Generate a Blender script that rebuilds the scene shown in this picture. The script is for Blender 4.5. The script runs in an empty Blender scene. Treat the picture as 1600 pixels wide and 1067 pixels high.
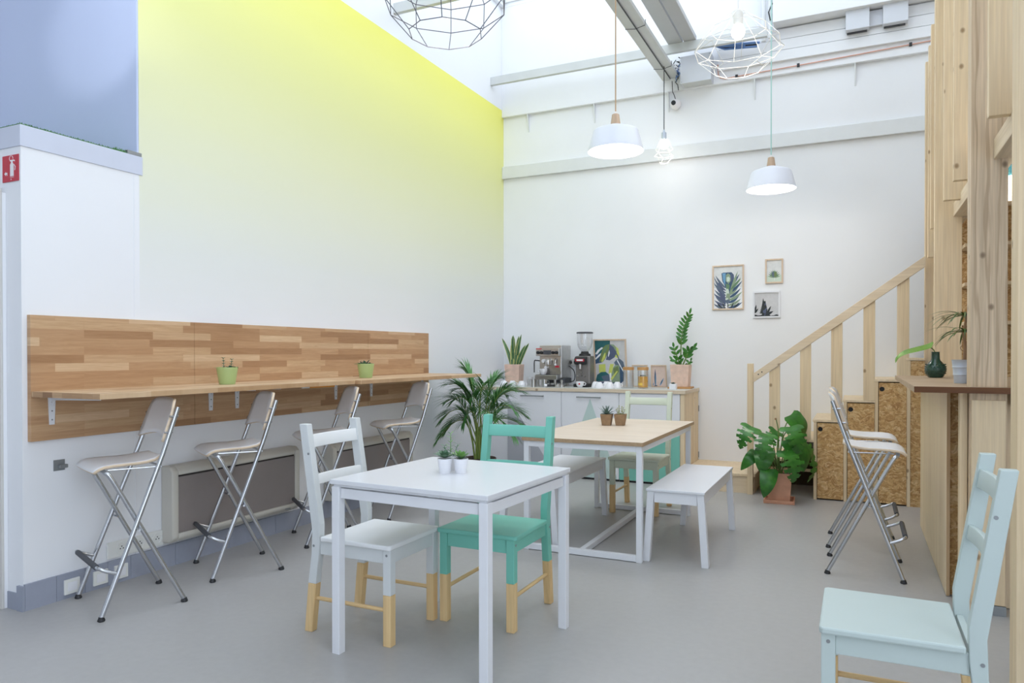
import bpy, math, random
from mathutils import Vector, Matrix
S = bpy.context.scene
COL = S.collection
random.seed(7)

# ------------------------------------------------------------------ camera
YAW, PIT, ROL, FPX, CY = -0.442803, -0.0079950, -0.00078757, 1135.3, 561.567
cd = bpy.data.cameras.new('camera'); cam = bpy.data.objects.new('camera', cd); COL.objects.link(cam)
fw = Vector((math.sin(YAW)*math.cos(PIT), math.cos(YAW)*math.cos(PIT), math.sin(PIT)))
r0 = Vector((math.cos(YAW), -math.sin(YAW), 0)); u0 = r0.cross(fw)
rt = r0*math.cos(ROL)+u0*math.sin(ROL); up = rt.cross(fw)
M3 = Matrix((rt, up, -fw)).transposed()
cam.matrix_world = Matrix.Translation((0, 0, 1.28)) @ M3.to_4x4()
cd.sensor_fit = 'HORIZONTAL'; cd.sensor_width = 36.0
cd.lens = 36.0*FPX/1600.0
cd.shift_y = (CY-533.5)/1600.0
cd.clip_start = 0.05
S.camera = cam
# ------------------------------------------------------------------ world, daylight, exposure
w = bpy.data.worlds.new('World'); S.world = w; w.use_nodes = True
bg = w.node_tree.nodes['Background']
nt = w.node_tree; bg.inputs[0].default_value = (0.785, 0.88, 1.0, 1)
wc_ = nt.nodes.new('ShaderNodeTexCoord'); ws_ = nt.nodes.new('ShaderNodeSeparateXYZ'); wm_ = nt.nodes.new('ShaderNodeMapRange')   # bright overcast sky
nt.links.new(wc_.outputs['Generated'], ws_.inputs[0]); nt.links.new(ws_.outputs[2], wm_.inputs[0])
wm_.inputs[1].default_value = 0; wm_.inputs[2].default_value = 1; wm_.inputs[3].default_value = 3.0; wm_.inputs[4].default_value = 2.2
nt.links.new(wm_.outputs[0], bg.inputs[1])
S.view_settings.view_transform = 'Standard'; S.view_settings.look = 'None'
S.view_settings.gamma = 1.0; S.view_settings.use_curve_mapping = False
S.view_settings.exposure = 0.03

# ------------------------------------------------------------------ helpers
def lin(c):
    return tuple(((v/255)/12.92 if v/255 <= .04045 else ((v/255+.055)/1.055)**2.4) for v in c)+(1,)

class NT:
    def __init__(s, name):
        s.m = bpy.data.materials.new(name); s.m.use_nodes = True
        s.t = s.m.node_tree; s.b = s.t.nodes['Principled BSDF']
    def n(s, kind, **kw):
        nd = s.t.nodes.new('ShaderNode'+kind)
        for k, v in kw.items(): setattr(nd, k, v)
        return nd
    def l(s, a, b): s.t.links.new(a, b)
    def coord(s, rnd=True):
        tc = s.n('TexCoord')
        if not rnd: return tc.outputs['Object']
        oi = s.n('ObjectInfo'); mu = s.n('Math', operation='MULTIPLY'); mu.inputs[1].default_value = 7.3
        s.l(oi.outputs['Random'], mu.inputs[0])
        va = s.n('VectorMath', operation='ADD'); s.l(tc.outputs['Object'], va.inputs[0]); s.l(mu.outputs[0], va.inputs[1])
        return va.outputs[0]
    def mapped(s, src, scale):
        mp = s.n('Mapping'); mp.inputs['Scale'].default_value = scale; s.l(src, mp.inputs['Vector']); return mp.outputs[0]
    def noise(s, vec, scale, detail=4, rough=.55, dist=0):
        nd = s.n('TexNoise'); s.l(vec, nd.inputs['Vector']); nd.inputs['Scale'].default_value = scale
        nd.inputs['Detail'].default_value = detail; nd.inputs['Roughness'].default_value = rough; nd.inputs['Distortion'].default_value = dist
        return nd.outputs['Fac']
    def ramp(s, fac, stops):
        rp = s.n('ValToRGB'); cr = rp.color_ramp
        while len(cr.elements) < len(stops): cr.elements.new(.5)
        for e, (p, c) in zip(cr.elements, stops): e.position = p; e.color = c
        s.l(fac, rp.inputs[0]); return rp.outputs[0]
    def mix(s, fac, a, b, mode='MIX'):
        mx = s.n('Mix', data_type='RGBA', blend_type=mode)
        if hasattr(fac, 'node'): s.l(fac, mx.inputs[0])
        else: mx.inputs[0].default_value = fac
        for v, i in ((a, 6), (b, 7)):
            if hasattr(v, 'node'): s.l(v, mx.inputs[i])
            else: mx.inputs[i].default_value = v
        return mx.outputs[2]
    def bump(s, h, strength, dist=.01):
        bp = s.n('Bump'); bp.inputs['Strength'].default_value = strength; bp.inputs['Distance'].default_value = dist
        s.l(h, bp.inputs['Height']); s.l(bp.outputs[0], s.b.inputs['Normal'])

def plain(name, rgb, rough=.5, metal=0, var=.04, vscale=6, spec=.5, coat=0, bump=0):
    k = NT(name); c = lin(rgb)
    f = k.noise(k.coord(), vscale, 5)
    hi = tuple(min(1, x*(1+var)) for x in c[:3])+(1,); lo = tuple(x*(1-var) for x in c[:3])+(1,)
    k.l(k.ramp(f, [(.3, lo), (.7, hi)]), k.b.inputs['Base Color'])
    k.b.inputs['Roughness'].default_value = rough; k.b.inputs['Metallic'].default_value = metal
    k.b.inputs['Specular IOR Level'].default_value = spec; k.b.inputs['Coat Weight'].default_value = coat
    if bump: k.bump(k.noise(k.coord(), 90, 3), bump, .004)
    return k.m

def wood(name, c1, c2, axis='z', rough=.55, knots=1, fine=1.0, knotc=(134, 100, 62), knotd=3.4, streak=.16):
    k = NT(name); co = k.coord()
    sc = [9*fine]*3; sc['xyz'.index(axis)] = .55*fine
    f = k.noise(k.mapped(co, sc), 1.6, 6, .6, .9)
    sc2 = [60*fine]*3; sc2['xyz'.index(axis)] = 1.5
    g = k.noise(k.mapped(co, sc2), 1.5, 3)
    base = k.ramp(f, [(.28, lin(c1)), (.72, lin(c2))])
    col = k.mix(streak, base, k.ramp(g, [(.35, (.25, .2, .15, 1)), (.65, (1, 1, 1, 1))]), 'MULTIPLY')
    if streak > .2:      # wandering growth-ring lines
        wv = k.n('TexWave', wave_type='BANDS', bands_direction='X'); mv = [1, 1, 1]; mv['xyz'.index(axis)] = .10
        k.l(k.mapped(co, mv), wv.inputs['Vector']); wv.inputs['Scale'].default_value = 7; wv.inputs['Distortion'].default_value = 5; wv.inputs['Detail'].default_value = 2; wv.inputs['Detail Scale'].default_value = 2.5
        col = k.mix(k.ramp(wv.outputs['Fac'], [(.80, (0, 0, 0, 1)), (.97, (.55, .55, .55, 1))]), col, lin((172, 144, 114)))
    if knots:
        sx = k.n('SeparateXYZ'); k.l(co, sx.inputs[0]); o_ = [i for i in range(3) if i != 'xyz'.index(axis)]
        sm = k.n('Math', operation='ADD'); k.l(sx.outputs[o_[0]], sm.inputs[0]); k.l(sx.outputs[o_[1]], sm.inputs[1])
        cx = k.n('CombineXYZ'); k.l(sm.outputs[0], cx.inputs[0]); k.l(sx.outputs['xyz'.index(axis)], cx.inputs[1])
        v = k.n('TexVoronoi', voronoi_dimensions='2D'); k.l(k.mapped(cx.outputs[0], (knotd, knotd*.75, 1)), v.inputs['Vector']); v.inputs['Scale'].default_value = 1.0
        kf = k.ramp(v.outputs['Distance'], [(.02*knots, (1, 1, 1, 1)), (.055*knots, (0, 0, 0, 1))])
        col = k.mix(k.mix(1, kf, (.75, .75, .75, 1), 'MULTIPLY'), col, lin(knotc))
    k.l(col, k.b.inputs['Base Color']); k.b.inputs['Roughness'].default_value = rough
    k.b.inputs['Specular IOR Level'].default_value = .35
    return k.m

def butcher(name, along, across, tones, rough=.45, bw=.42, rh=.044):
    k = NT(name); co = k.coord(False); se = k.n('SeparateXYZ'); k.l(co, se.inputs[0])
    cb = k.n('CombineXYZ'); k.l(se.outputs['xyz'.index(along)], cb.inputs[0]); k.l(se.outputs['xyz'.index(across)], cb.inputs[1])
    br = k.n('TexBrick'); k.l(cb.outputs[0], br.inputs['Vector'])
    br.inputs['Color1'].default_value = (0, 0, 0, 1); br.inputs['Color2'].default_value = (1, 1, 1, 1); br.inputs['Mortar'].default_value = (.3, .3, .3, 1)
    br.inputs['Scale'].default_value = 1; br.inputs['Mortar Size'].default_value = .0006; br.inputs['Brick Width'].default_value = bw
    br.inputs['Row Height'].default_value = rh; br.offset = .37; br.offset_frequency = 3; br.squash = 1.5; br.squash_frequency = 2
    sb = k.n('SeparateColor'); k.l(br.outputs['Color'], sb.inputs[0])
    base = k.ramp(sb.outputs[0], [(i/(len(tones)-1), lin(t)) for i, t in enumerate(tones)])
    ad = k.n('VectorMath', operation='ADD'); k.l(cb.outputs[0], ad.inputs[0]); k.l(br.outputs['Color'], ad.inputs[1])
    g = k.noise(k.mapped(ad.outputs[0], (3, 40, 1)), 1.6, 6, .65, .8)
    col = k.mix(.55, base, k.ramp(g, [(.3, (.66, .56, .45, 1)), (.65, (1, 1, 1, 1))]), 'MULTIPLY')
    k.l(col, k.b.inputs['Base Color']); k.b.inputs['Roughness'].default_value = rough
    return k.m

def osb(name):
    k = NT(name); co = k.coord()
    wn = k.n('TexNoise'); k.l(co, wn.inputs['Vector']); wn.inputs['Scale'].default_value = 9; wn.inputs['Detail'].default_value = 3
    ws = k.n('VectorMath', operation='SCALE'); k.l(wn.outputs['Color'], ws.inputs[0]); ws.inputs['Scale'].default_value = .16
    a = k.n('VectorMath', operation='ADD'); k.l(co, a.inputs[0]); k.l(ws.outputs[0], a.inputs[1])
    v = k.n('TexVoronoi'); k.l(k.mapped(a.outputs[0], (1, 1, 2.1)), v.inputs['Vector']); v.inputs['Scale'].default_value = 36
    sc = k.n('SeparateColor'); k.l(v.outputs['Color'], sc.inputs[0])
    base = k.ramp(sc.outputs[0], [(0, lin((186, 142, 88))), (.35, lin((206, 164, 106))), (.7, lin((220, 182, 126))), (1, lin((232, 202, 152)))])
    g = k.noise(k.mapped(a.outputs[0], (30, 30, 60)), 2, 4)
    col = k.mix(.55, base, k.ramp(g, [(.35, (.5, .38, .24, 1)), (.6, (1, 1, 1, 1))]), 'MULTIPLY')
    k.l(col, k.b.inputs['Base Color']); k.b.inputs['Roughness'].default_value = .6
    return k.m

def thinglass(name, tint=(1, 1, 1), op=.10):
    k = NT(name); k.t.nodes.remove(k.b)
    tr = k.n('BsdfTransparent'); tr.inputs[0].default_value = tint+(1,)
    gl = k.n('BsdfGlossy'); gl.inputs['Roughness'].default_value = .03
    lw = k.n('LayerWeight'); lw.inputs[0].default_value = .35
    ad = k.n('Math', operation='MULTIPLY_ADD'); k.l(lw.outputs['Facing'], ad.inputs[0]); ad.inputs[1].default_value = .4; ad.inputs[2].default_value = op
    mx = k.n('MixShader'); k.l(ad.outputs[0], mx.inputs[0]); k.l(tr.outputs[0], mx.inputs[1]); k.l(gl.outputs[0], mx.inputs[2])
    k.l(mx.outputs[0], k.t.nodes['Material Output'].inputs['Surface'])
    return k.m

def emit(name, rgb, st):
    k = NT(name); k.b.inputs['Base Color'].default_value = lin(rgb)
    k.b.inputs['Emission Color'].default_value = lin(rgb); k.b.inputs['Emission Strength'].default_value = st
    return k.m

def leafmat(name, c1, c2, rough=.4):
    k = NT(name); f = k.noise(k.coord(), 14, 3)
    k.l(k.ramp(f, [(.3, lin(c1)), (.7, lin(c2))]), k.b.inputs['Base Color'])
    k.b.inputs['Roughness'].default_value = rough
    return k.m

class MB:
    def __init__(s): s.v = []; s.f = []; s.m = []
    def add(s, vs, fs, m=0):
        o = len(s.v); s.v += [tuple(p) for p in vs]; s.f += [tuple(i+o for i in f) for f in fs]; s.m += [m]*len(fs); return s
    def box(s, x0, y0, z0, x1, y1, z1, m=0):
        x0, x1 = min(x0, x1), max(x0, x1); y0, y1 = min(y0, y1), max(y0, y1); z0, z1 = min(z0, z1), max(z0, z1)
        return s.add([(x, y, z) for z in (z0, z1) for y in (y0, y1) for x in (x0, x1)],
                     [(0, 2, 3, 1), (4, 5, 7, 6), (0, 1, 5, 4), (2, 6, 7, 3), (0, 4, 6, 2), (1, 3, 7, 5)], m)
    def hexa(s, b, t, m=0):
        return s.add(list(b)+list(t), [(3, 2, 1, 0), (4, 5, 6, 7), (0, 1, 5, 4), (1, 2, 6, 5), (2, 3, 7, 6), (3, 0, 4, 7)], m)
    def prism(s, poly, axis, lo, hi, m=0):
        n = len(poly)
        def P(a, b, c): return {'x': (c, a, b), 'y': (a, c, b), 'z': (a, b, c)}[axis]
        vs = [P(a, b, lo) for a, b in poly]+[P(a, b, hi) for a, b in poly]
        ar = sum(poly[i][0]*poly[(i+1) % n][1]-poly[(i+1) % n][0]*poly[i][1] for i in range(n))
        flip = (ar > 0) != (axis == 'y')
        fs = [tuple(range(n)), tuple(range(2*n-1, n-1, -1))]+[(i, i+n, (i+1) % n+n, (i+1) % n) for i in range(n)]
        if flip: fs = [tuple(reversed(f)) for f in fs]
        return s.add(vs, fs, m)
    def tube(s, pts, r, n=8, m=0, closed=False):
        pts = [Vector(p) for p in pts]; L = len(pts); rs = r if isinstance(r, (list, tuple)) else [r]*L
        vs = []; prev = None
        for i, p in enumerate(pts):
            if closed: d = pts[(i+1) % L]-pts[i-1]
            else: d = pts[min(i+1, L-1)]-pts[max(i-1, 0)]
            d.normalize()
            if prev is None: a = d.orthogonal().normalized()
            else:
                a = prev-d*prev.dot(d)
                a = a.normalized() if a.length > 1e-6 else d.orthogonal().normalized()
            prev = a; b = d.cross(a)
            vs += [p+(a*math.cos(2*math.pi*j/n)+b*math.sin(2*math.pi*j/n))*rs[i] for j in range(n)]
        fs = []
        for i in range(L if closed else L-1):
            o = i*n; q = ((i+1) % L)*n
            fs += [(o+j, o+(j+1) % n, q+(j+1) % n, q+j) for j in range(n)]
        if not closed: fs += [tuple(range(n-1, -1, -1)), tuple(range((L-1)*n, L*n))]
        return s.add(vs, fs, m)
    def lathe(s, prof, n=24, c=(0, 0, 0), m=0, caps=True):
        vs = []; L = len(prof)
        for r, z in prof: vs += [(c[0]+r*math.cos(2*math.pi*j/n), c[1]+r*math.sin(2*math.pi*j/n), c[2]+z) for j in range(n)]
        fs = []
        for i in range(L-1): fs += [(i*n+j, i*n+(j+1) % n, (i+1)*n+(j+1) % n, (i+1)*n+j) for j in range(n)]
        if caps: fs += [tuple(range(n-1, -1, -1)), tuple(range((L-1)*n, L*n))]
        return s.add(vs, fs, m)
    def sphere(s, c, r, n=12, m=0, sz=1):
        k = n//2
        return s.lathe([(max(1e-4, r*math.sin(math.pi*i/k)), -r*sz*math.cos(math.pi*i/k)) for i in range(k+1)], n, c, m)
    def grid(s, rows, m=0, mcols=None):
        o = len(s.v); c = len(rows[0])
        for r in rows: s.v += [tuple(p) for p in r]
        for i in range(len(rows)-1):
            for j in range(c-1):
                s.f.append((o+i*c+j, o+i*c+j+1, o+(i+1)*c+j+1, o+(i+1)*c+j)); s.m.append(mcols[j] if mcols else m)
        return s
    def leaf(s, base, d, L, W, droop=.4, upv=(0, 0, 1), n=5, m=0, fold=.25, shape=None, m2=None):
        """a folded strip leaf from base along d, bending down by droop"""
        p = Vector(base); d = Vector(d).normalized(); rows = []
        shape = shape or (lambda t: math.sin(math.pi*min(1, t*.92+.08))**.7)
        for i in range(n+1):
            t = i/n
            side = d.cross(Vector(upv))
            side = side.normalized() if side.length > 1e-4 else Vector((1, 0, 0))
            nor = side.cross(d).normalized(); hw = W*.5*shape(t) if i < n else W*.03
            rows.append([p-side*hw+nor*hw*fold, p, p+side*hw+nor*hw*fold])
            p = p+d*(L/n); d = (d+Vector((0, 0, -droop/n))).normalized()
        return s.grid(rows, m, None if m2 is None else [m, m2])
    def move(s, mat, start=0):
        s.v = s.v[:start]+[tuple(mat @ Vector(p)) for p in s.v[start:]]; return s
    def build(s, name, mats, parent=None, bevel=0, smooth=0, solid=0, rim=None, loc=None, seg=2):
        me = bpy.data.meshes.new(name); me.from_pydata(s.v, [], s.f)
        mats = mats if isinstance(mats, (list, tuple)) else [mats]
        for m in mats: me.materials.append(m)
        me.polygons.foreach_set('material_index', s.m)
        if smooth:
            me.polygons.foreach_set('use_smooth', [True]*len(s.f)); me.set_sharp_from_angle(angle=math.radians(smooth))
        me.update()
        o = bpy.data.objects.new(name, me); COL.objects.link(o)
        if parent: o.parent = parent
        if loc: o.location = loc
        if solid:
            md = o.modifiers.new('solid', 'SOLIDIFY'); md.thickness = solid; md.offset = -1
            if rim is not None: md.material_offset_rim = rim
        if bevel:
            md = o.modifiers.new('bevel', 'BEVEL'); md.width = bevel; md.segments = seg; md.limit_method = 'ANGLE'; md.angle_limit = math.radians(40)
        return o

def tag(o, label, cat, group=None, kind=None):
    o['label'] = label; o['category'] = cat
    if group: o['group'] = group
    if kind: o['kind'] = kind
    return o
def thing(name, label, cat, loc=(0, 0, 0), rz=0, group=None):
    o = bpy.data.objects.new(name, None); COL.objects.link(o); o.empty_display_size = .05
    o.location = loc; o.rotation_euler = (0, 0, rz); return tag(o, label, cat, group)
def struct(o, label=None, cat=None):
    o['kind'] = 'structure'
    if label: o['label'] = label
    if cat: o['category'] = cat
    return o
def dup(root, loc, rz, label, group=None):
    r = root.copy(); COL.objects.link(r); r.location = loc; r.rotation_euler = (0, 0, rz); r['label'] = label
    if group: r['group'] = group
    for ch in list(root.children):
        c = ch.copy(); COL.objects.link(c); c.parent = r
        for g in list(ch.children):
            d = g.copy(); COL.objects.link(d); d.parent = c
    return r
def arc(c, r, a0, a1, n, plane='xz', fixed=0):
    out = []
    for i in range(n+1):
        a = a0+(a1-a0)*i/n; p, q = c[0]+r*math.cos(a), c[1]+r*math.sin(a)
        out.append({'xz': (p, fixed, q), 'yz': (fixed, p, q), 'xy': (p, q, fixed)}[plane])
    return out

# ------------------------------------------------------------------ materials
W_WHITE = plain('white_wall_paint', (240, 241, 243), .75, var=.012, vscale=2, spec=.25)
W_BOX = plain('white_partition_paint', (240, 241, 244), .6, var=.01, vscale=2, spec=.3)
W_BLUE = plain('blue_grey_wall_paint', (200, 211, 240), .45, var=.015, vscale=2)
W_CREAM = plain('cream_partition_paint', (212, 209, 204), .6, var=.02, vscale=3)
BAND = plain('pale_blue_grey_fascia', (208, 213, 228), .5, var=.02)
SKIRT = plain('grey_skirting_tile', (156, 161, 176), .45, var=.06, vscale=9)
JOINT = plain('pale_joint', (196, 198, 204), .7)
STEELW = plain('white_painted_steel', (226, 228, 228), .5, var=.02)
STEELG = plain('light_grey_painted_steel', (206, 208, 206), .5, var=.03)
BOXW = plain('grey_white_metal_box', (215, 218, 224), .5, var=.03)
def _yellow():
    k = NT('yellow_to_white_ombre_paint'); co = k.coord(False); se = k.n('SeparateXYZ'); k.l(co, se.inputs[0])
    nz = k.noise(k.mapped(co, (.6, .6, 5)), 2, 3); ma = k.n('Math', operation='MULTIPLY_ADD'); k.l(nz, ma.inputs[0]); ma.inputs[1].default_value = .12; k.l(se.outputs[2], ma.inputs[2])
    mr = k.n('MapRange'); k.l(ma.outputs[0], mr.inputs[0]); mr.inputs[1].default_value = 1.55; mr.inputs[2].default_value = 4.15
    wc = lin((239, 240, 243))
    col = k.ramp(mr.outputs[0], [(0, wc), (.16, lin((233, 235, 230))), (.42, lin((235, 236, 202))), (.72, lin((238, 238, 164))), (1, lin((241, 238, 122)))])
    gt = k.n('Math', operation='GREATER_THAN'); k.l(se.outputs[2], gt.inputs[0]); gt.inputs[1].default_value = 4.115
    k.l(k.mix(gt.outputs[0], col, wc), k.b.inputs['Base Color']); k.b.inputs['Roughness'].default_value = .6
    k.b.inputs['Specular IOR Level'].default_value = .3
    return k.m
W_YELLOW = _yellow()
def _floor():
    k = NT('grey_resin_floor'); co = k.coord(False)
    a = k.noise(co, .9, 5, .6); b = k.noise(co, 26, 4)
    col = k.mix(.5, k.ramp(a, [(.3, lin((170, 168, 166))), (.7, lin((178, 176, 174)))]), k.ramp(b, [(.3, lin((169, 167, 165))), (.7, lin((178, 176, 174)))]))
    k.l(col, k.b.inputs['Base Color']); k.l(k.ramp(a, [(.3, (.30, .30, .30, 1)), (.7, (.42, .42, .42, 1))]), k.b.inputs['Roughness'])
    k.b.inputs['Specular IOR Level'].default_value = .4
    return k.m
FLOOR = _floor()
OAKT = [(168, 128, 92), (184, 144, 106), (200, 162, 124), (208, 174, 136), (190, 150, 112), (220, 190, 154)]
OAK_WALL = butcher('oak_stave_wall_panel', 'y', 'z', OAKT)
OAK_TOP = butcher('oak_stave_worktop', 'y', 'x', [(190, 152, 112), (206, 172, 134), (222, 194, 160), (212, 178, 138), (230, 206, 176)])
OAK_END = butcher('oak_stave_end', 'x', 'z', [(150, 112, 76), (190, 152, 112), (206, 172, 134)], bw=.05)
PINE_Z = wood('pine_grain_upright', (228, 202, 162), (242, 221, 186), 'z')
PINE_X = wood('pine_grain_across', (222, 200, 168), (238, 220, 192), 'x')
PINE_Y = wood('pine_grain_deep', (222, 200, 168), (238, 220, 192), 'y')
POST_Z = wood('grey_pine_post', (216, 192, 160), (236, 214, 184), 'z', knots=1.3, knotc=(120, 98, 76), knotd=4.6, streak=.3)
BARE = wood('bare_pine_leg', (226, 190, 136), (238, 206, 154), 'z', knots=False)
BAREX = wood('bare_pine_dowel', (226, 190, 136), (238, 206, 154), 'y', knots=False)
PLY = wood('pale_plywood', (230, 206, 170), (242, 222, 190), 'z', knots=False, fine=.5)
PLYE = wood('plywood_edge', (190, 156, 116), (214, 184, 146), 'z', knots=False)
BIRCH = plain('birch_ply_edge', (226, 204, 176), .5)
BARTOP = wood('walnut_stained_bar_top', (172, 146, 118), (192, 168, 138), 'x', knots=False)
BAREDGE = wood('dark_brown_bar_edge', (96, 60, 34), (128, 84, 50), 'x', knots=False)
ASHTOP = wood('pale_ash_laminate', (222, 204, 184), (232, 216, 198), 'x', knots=False, rough=.4)
ASHEDGE = wood('brown_laminate_edge', (176, 148, 116), (190, 162, 130), 'y', knots=False)
FRAMEW = wood('light_wood_frame', (214, 190, 164), (228, 206, 182), 'z', knots=False)
CORK = wood('bamboo_lid', (190, 140, 86), (208, 160, 104), 'x', knots=False)
TURNED = wood('turned_beech_cap', (196, 168, 142), (212, 186, 160), 'z', knots=False)
OSB = osb('oriented_strand_board')
WHITEM = plain('white_lacquer', (226, 227, 231), .28, var=.008)
WHITES = plain('white_powder_coat', (230, 231, 235), .4, var=.008)
WHITEC = plain('white_chair_paint', (238, 239, 239), .5, var=.01)
WHITEC_SHADED = plain('shaded_white_chair_paint', (216, 219, 219), .5, var=.012)  # white chair paint greyed: shading of legs and rails put into the colour
TEALC = plain('mint_teal_chair_paint', (122, 198, 180), .5, var=.02)
GREENC = plain('pale_sage_chair_paint', (214, 222, 203), .5, var=.015)
MINTC = plain('pale_mint_chair_paint', (194, 207, 204), .48, var=.012)
CHROME = plain('brushed_chrome', (198, 200, 204), .22, 1, var=.04)
STEEL = plain('stainless_steel', (200, 198, 196), .28, 1, var=.06, vscale=20)
BLACK = plain('black_plastic', (34, 35, 38), .5)
DARKG = plain('dark_grey_rubber', (74, 76, 82), .6)
SEATW = plain('white_seat_laminate', (243, 243, 245), .35, var=.01)
HEATF = plain('heater_beige_casing', (206, 202, 192), .45, var=.02)
HEATP = plain('heater_taupe_panel', (140, 131, 128), .5, var=.03)
HEATD = plain('heater_dark_grille', (52, 48, 46), .6)
SOCK = plain('white_socket_plastic', (232, 232, 228), .35, var=.01)
GREYM = plain('grey_metal', (150, 154, 156), .45, .6)
RED = plain('red_sign', (196, 44, 62), .45, var=.02)
SIGNW = plain('sign_white', (240, 236, 238), .5, var=.005)
TERRA = plain('terracotta', (214, 160, 132), .75, var=.1, vscale=16)
TERRAP = plain('chalky_pink_terracotta', (228, 198, 180), .8, var=.1, vscale=22)
TERRAM = plain('marbled_terracotta', (222, 190, 172), .75, var=.12, vscale=12)
SOIL = plain('dark_soil', (66, 50, 40), .9, var=.3, vscale=60)
GREENPOT = plain('apple_green_pot', (172, 192, 128), .4, var=.02)
WHITEPOT = plain('white_pot', (236, 236, 240), .35, var=.01)
BROWNPOT = plain('brown_papier_pot', (150, 122, 92), .85, var=.2, vscale=30)
ZINC = plain('pale_zinc', (196, 204, 216), .4, .5, var=.04)
VASE = plain('dark_green_glaze', (38, 74, 60), .25, var=.2, vscale=30, coat=.4)
PALM = leafmat('palm_leaf', (52, 112, 50), (92, 150, 78)); PALMS = leafmat('palm_stem', (120, 150, 70), (150, 160, 86))
MONST = leafmat('monstera_leaf', (36, 94, 32), (66, 134, 46), .3); MSTEM = leafmat('monstera_stem', (82, 118, 50), (110, 140, 66))
ZZ = leafmat('zz_leaf', (44, 104, 40), (74, 136, 56), .25)
SNAKE = leafmat('snake_leaf', (50, 92, 54), (92, 130, 82)); SNAKEY = leafmat('snake_margin', (208, 206, 120), (222, 218, 140))
SUCC = leafmat('succulent_leaf', (78, 112, 88), (118, 150, 120)); SUCG = leafmat('bright_succulent_leaf', (86, 140, 70), (128, 172, 98))
SUCD = leafmat('blue_green_agave', (70, 96, 92), (110, 134, 124)); SUCP = leafmat('speckled_stonecrop', (150, 160, 96), (190, 192, 132))
DRAC = leafmat('dracaena_leaf', (62, 92, 36), (100, 124, 52)); BARK = leafmat('thin_trunk', (140, 104, 70), (170, 130, 90))
GRASS = leafmat('artificial_grass', (40, 92, 44), (88, 140, 74), .8)
GLASS = thinglass('clear_glass'); GLASSD = thinglass('smoky_hopper', (.95, .95, .96), .14)
JUICE = plain('orange_juice', (238, 178, 20), .3, var=.02)
CERAM = plain('white_porcelain', (240, 240, 244), .2, var=.005)
COUNTER = plain('pale_stone_worktop', (204, 205, 200), .35, var=.05, vscale=30)
COUNTERE = wood('pale_pine_counter_edge', (214, 196, 172), (232, 216, 194), 'x')
LACQ = plain('white_cabinet_front', (236, 237, 242), .4, var=.006)
PGREY = plain('grey_painted_triangle', (186, 188, 196), .5, var=.01)
PMINT = plain('pale_mint_painted_triangle', (196, 216, 212), .5, var=.01)
PTEAL = plain('teal_painted_triangle', (126, 196, 180), .5, var=.01)
GREYB = plain('grinder_grey', (132, 128, 126), .4, .4, var=.03)
LAMPW = plain('white_lamp_enamel', (222, 225, 234), .35, var=.006)
BULB = emit('glowing_bulb', (255, 250, 240), 14); GLOW = emit('lit_lamp_diffuser', (255, 252, 246), 5)
CORDB = plain('beige_cord', (190, 160, 128), .7); CORDM = plain('mint_cord', (176, 214, 208), .7); CORDG = plain('dark_grey_cord', (70, 72, 76), .6)
WIREG = plain('grey_wire', (92, 92, 102), .5, .3); WIREW = plain('white_wire', (240, 238, 232), .5)
BLUEC = plain('blue_data_cable', (104, 140, 196), .5); COPPER = plain('copper_pipe', (222, 172, 152), .45, .3)
BLUEB = plain('blue_plastic', (70, 150, 180), .4)
INK = [plain('print_'+n, c, .7, var=.06, vscale=25) for n, c in dict(paper=(222, 224, 224), navy=(62, 88, 118), teal=(46, 104, 108), sage=(140, 160, 134), lime=(204, 212, 110), slate=(96, 110, 128), pale=(206, 220, 206), black=(46, 52, 54), pink=(228, 206, 194), dusk=(86, 96, 124), fern=(104, 136, 104), grey=(206, 206, 208), blue=(112, 160, 196), olive=(116, 134, 84), white=(236, 238, 240)).items()]
IK = dict(zip('paper navy teal sage lime slate pale black pink dusk fern grey blue olive white'.split(), range(15)))
# ================================================================== ROOM SHELL
XL, YB, YF = -3.745, 7.67, 2.217
b = MB().box(-7.0, -4.0, -.12, 2.6, 8.1, 0); struct(b.build('floor', FLOOR), 'smooth grey resin floor', 'floor')
b = MB().box(-3.95, 2.875, 0, XL, 8.0, 5.3)
struct(b.build('wall_left', W_YELLOW), 'tall left wall painted yellow fading down to white', 'wall')
b = MB().box(-6.6, YF, 0, XL, 2.875, 2.312); b.box(-3.7452, 2.84, 0, -3.7425, 2.874, 2.3)
struct(b.build('wall_partition', [W_BOX]), 'white lower partition wall at the left under a grey fascia', 'wall')
b = MB().box(-6.6, 2.862, 2.419, XL-.002, 2.8745, 5.3)
struct(b.build('wall_recess', W_BLUE), 'blue grey recessed wall above the white partition', 'wall')
b = MB().box(-6.6, YF-.006, 2.312, XL+.006, 2.895, 2.418)
f = struct(b.build('trim_1', BAND, bevel=.002), 'pale blue grey fascia band round the top of the partition', 'trim')
b = MB()
b.box(-3.775, 2.80, 2.419, -3.742, 2.89, 2.421); b.box(-3.744, 2.80, 2.42, -3.741, 2.89, 2.437); b.box(-3.775, 2.80, 2.437, -3.741, 2.89, 2.439)
b.build('edge_profile', GREYM, f)
b = MB(); rg = random.Random(3)
b.box(-5.2, YF+.0, 2.4185, XL-.004, 2.861, 2.424)
for i in range(900):
    x, y = (rg.uniform(-4.9, XL), YF+rg.uniform(0, .03)) if i % 3 == 0 else (XL-rg.uniform(0, .04), rg.uniform(YF, 2.86))
    h = rg.uniform(.004, .011)*(1.9 if y > 2.72 else 1); dx, dy = rg.uniform(-.008, .008), rg.uniform(-.008, .008)
    b.add([(x-.0015, y-.0015, 2.422), (x+.0015, y+.0015, 2.422), (x+dx, y+dy, 2.422+h)], [(0, 1, 2)])
tag(b.build('artificial_grass', GRASS), 'thin strip of green artificial grass lying on top of the partition fascia', 'grass', kind='stuff')
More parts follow.
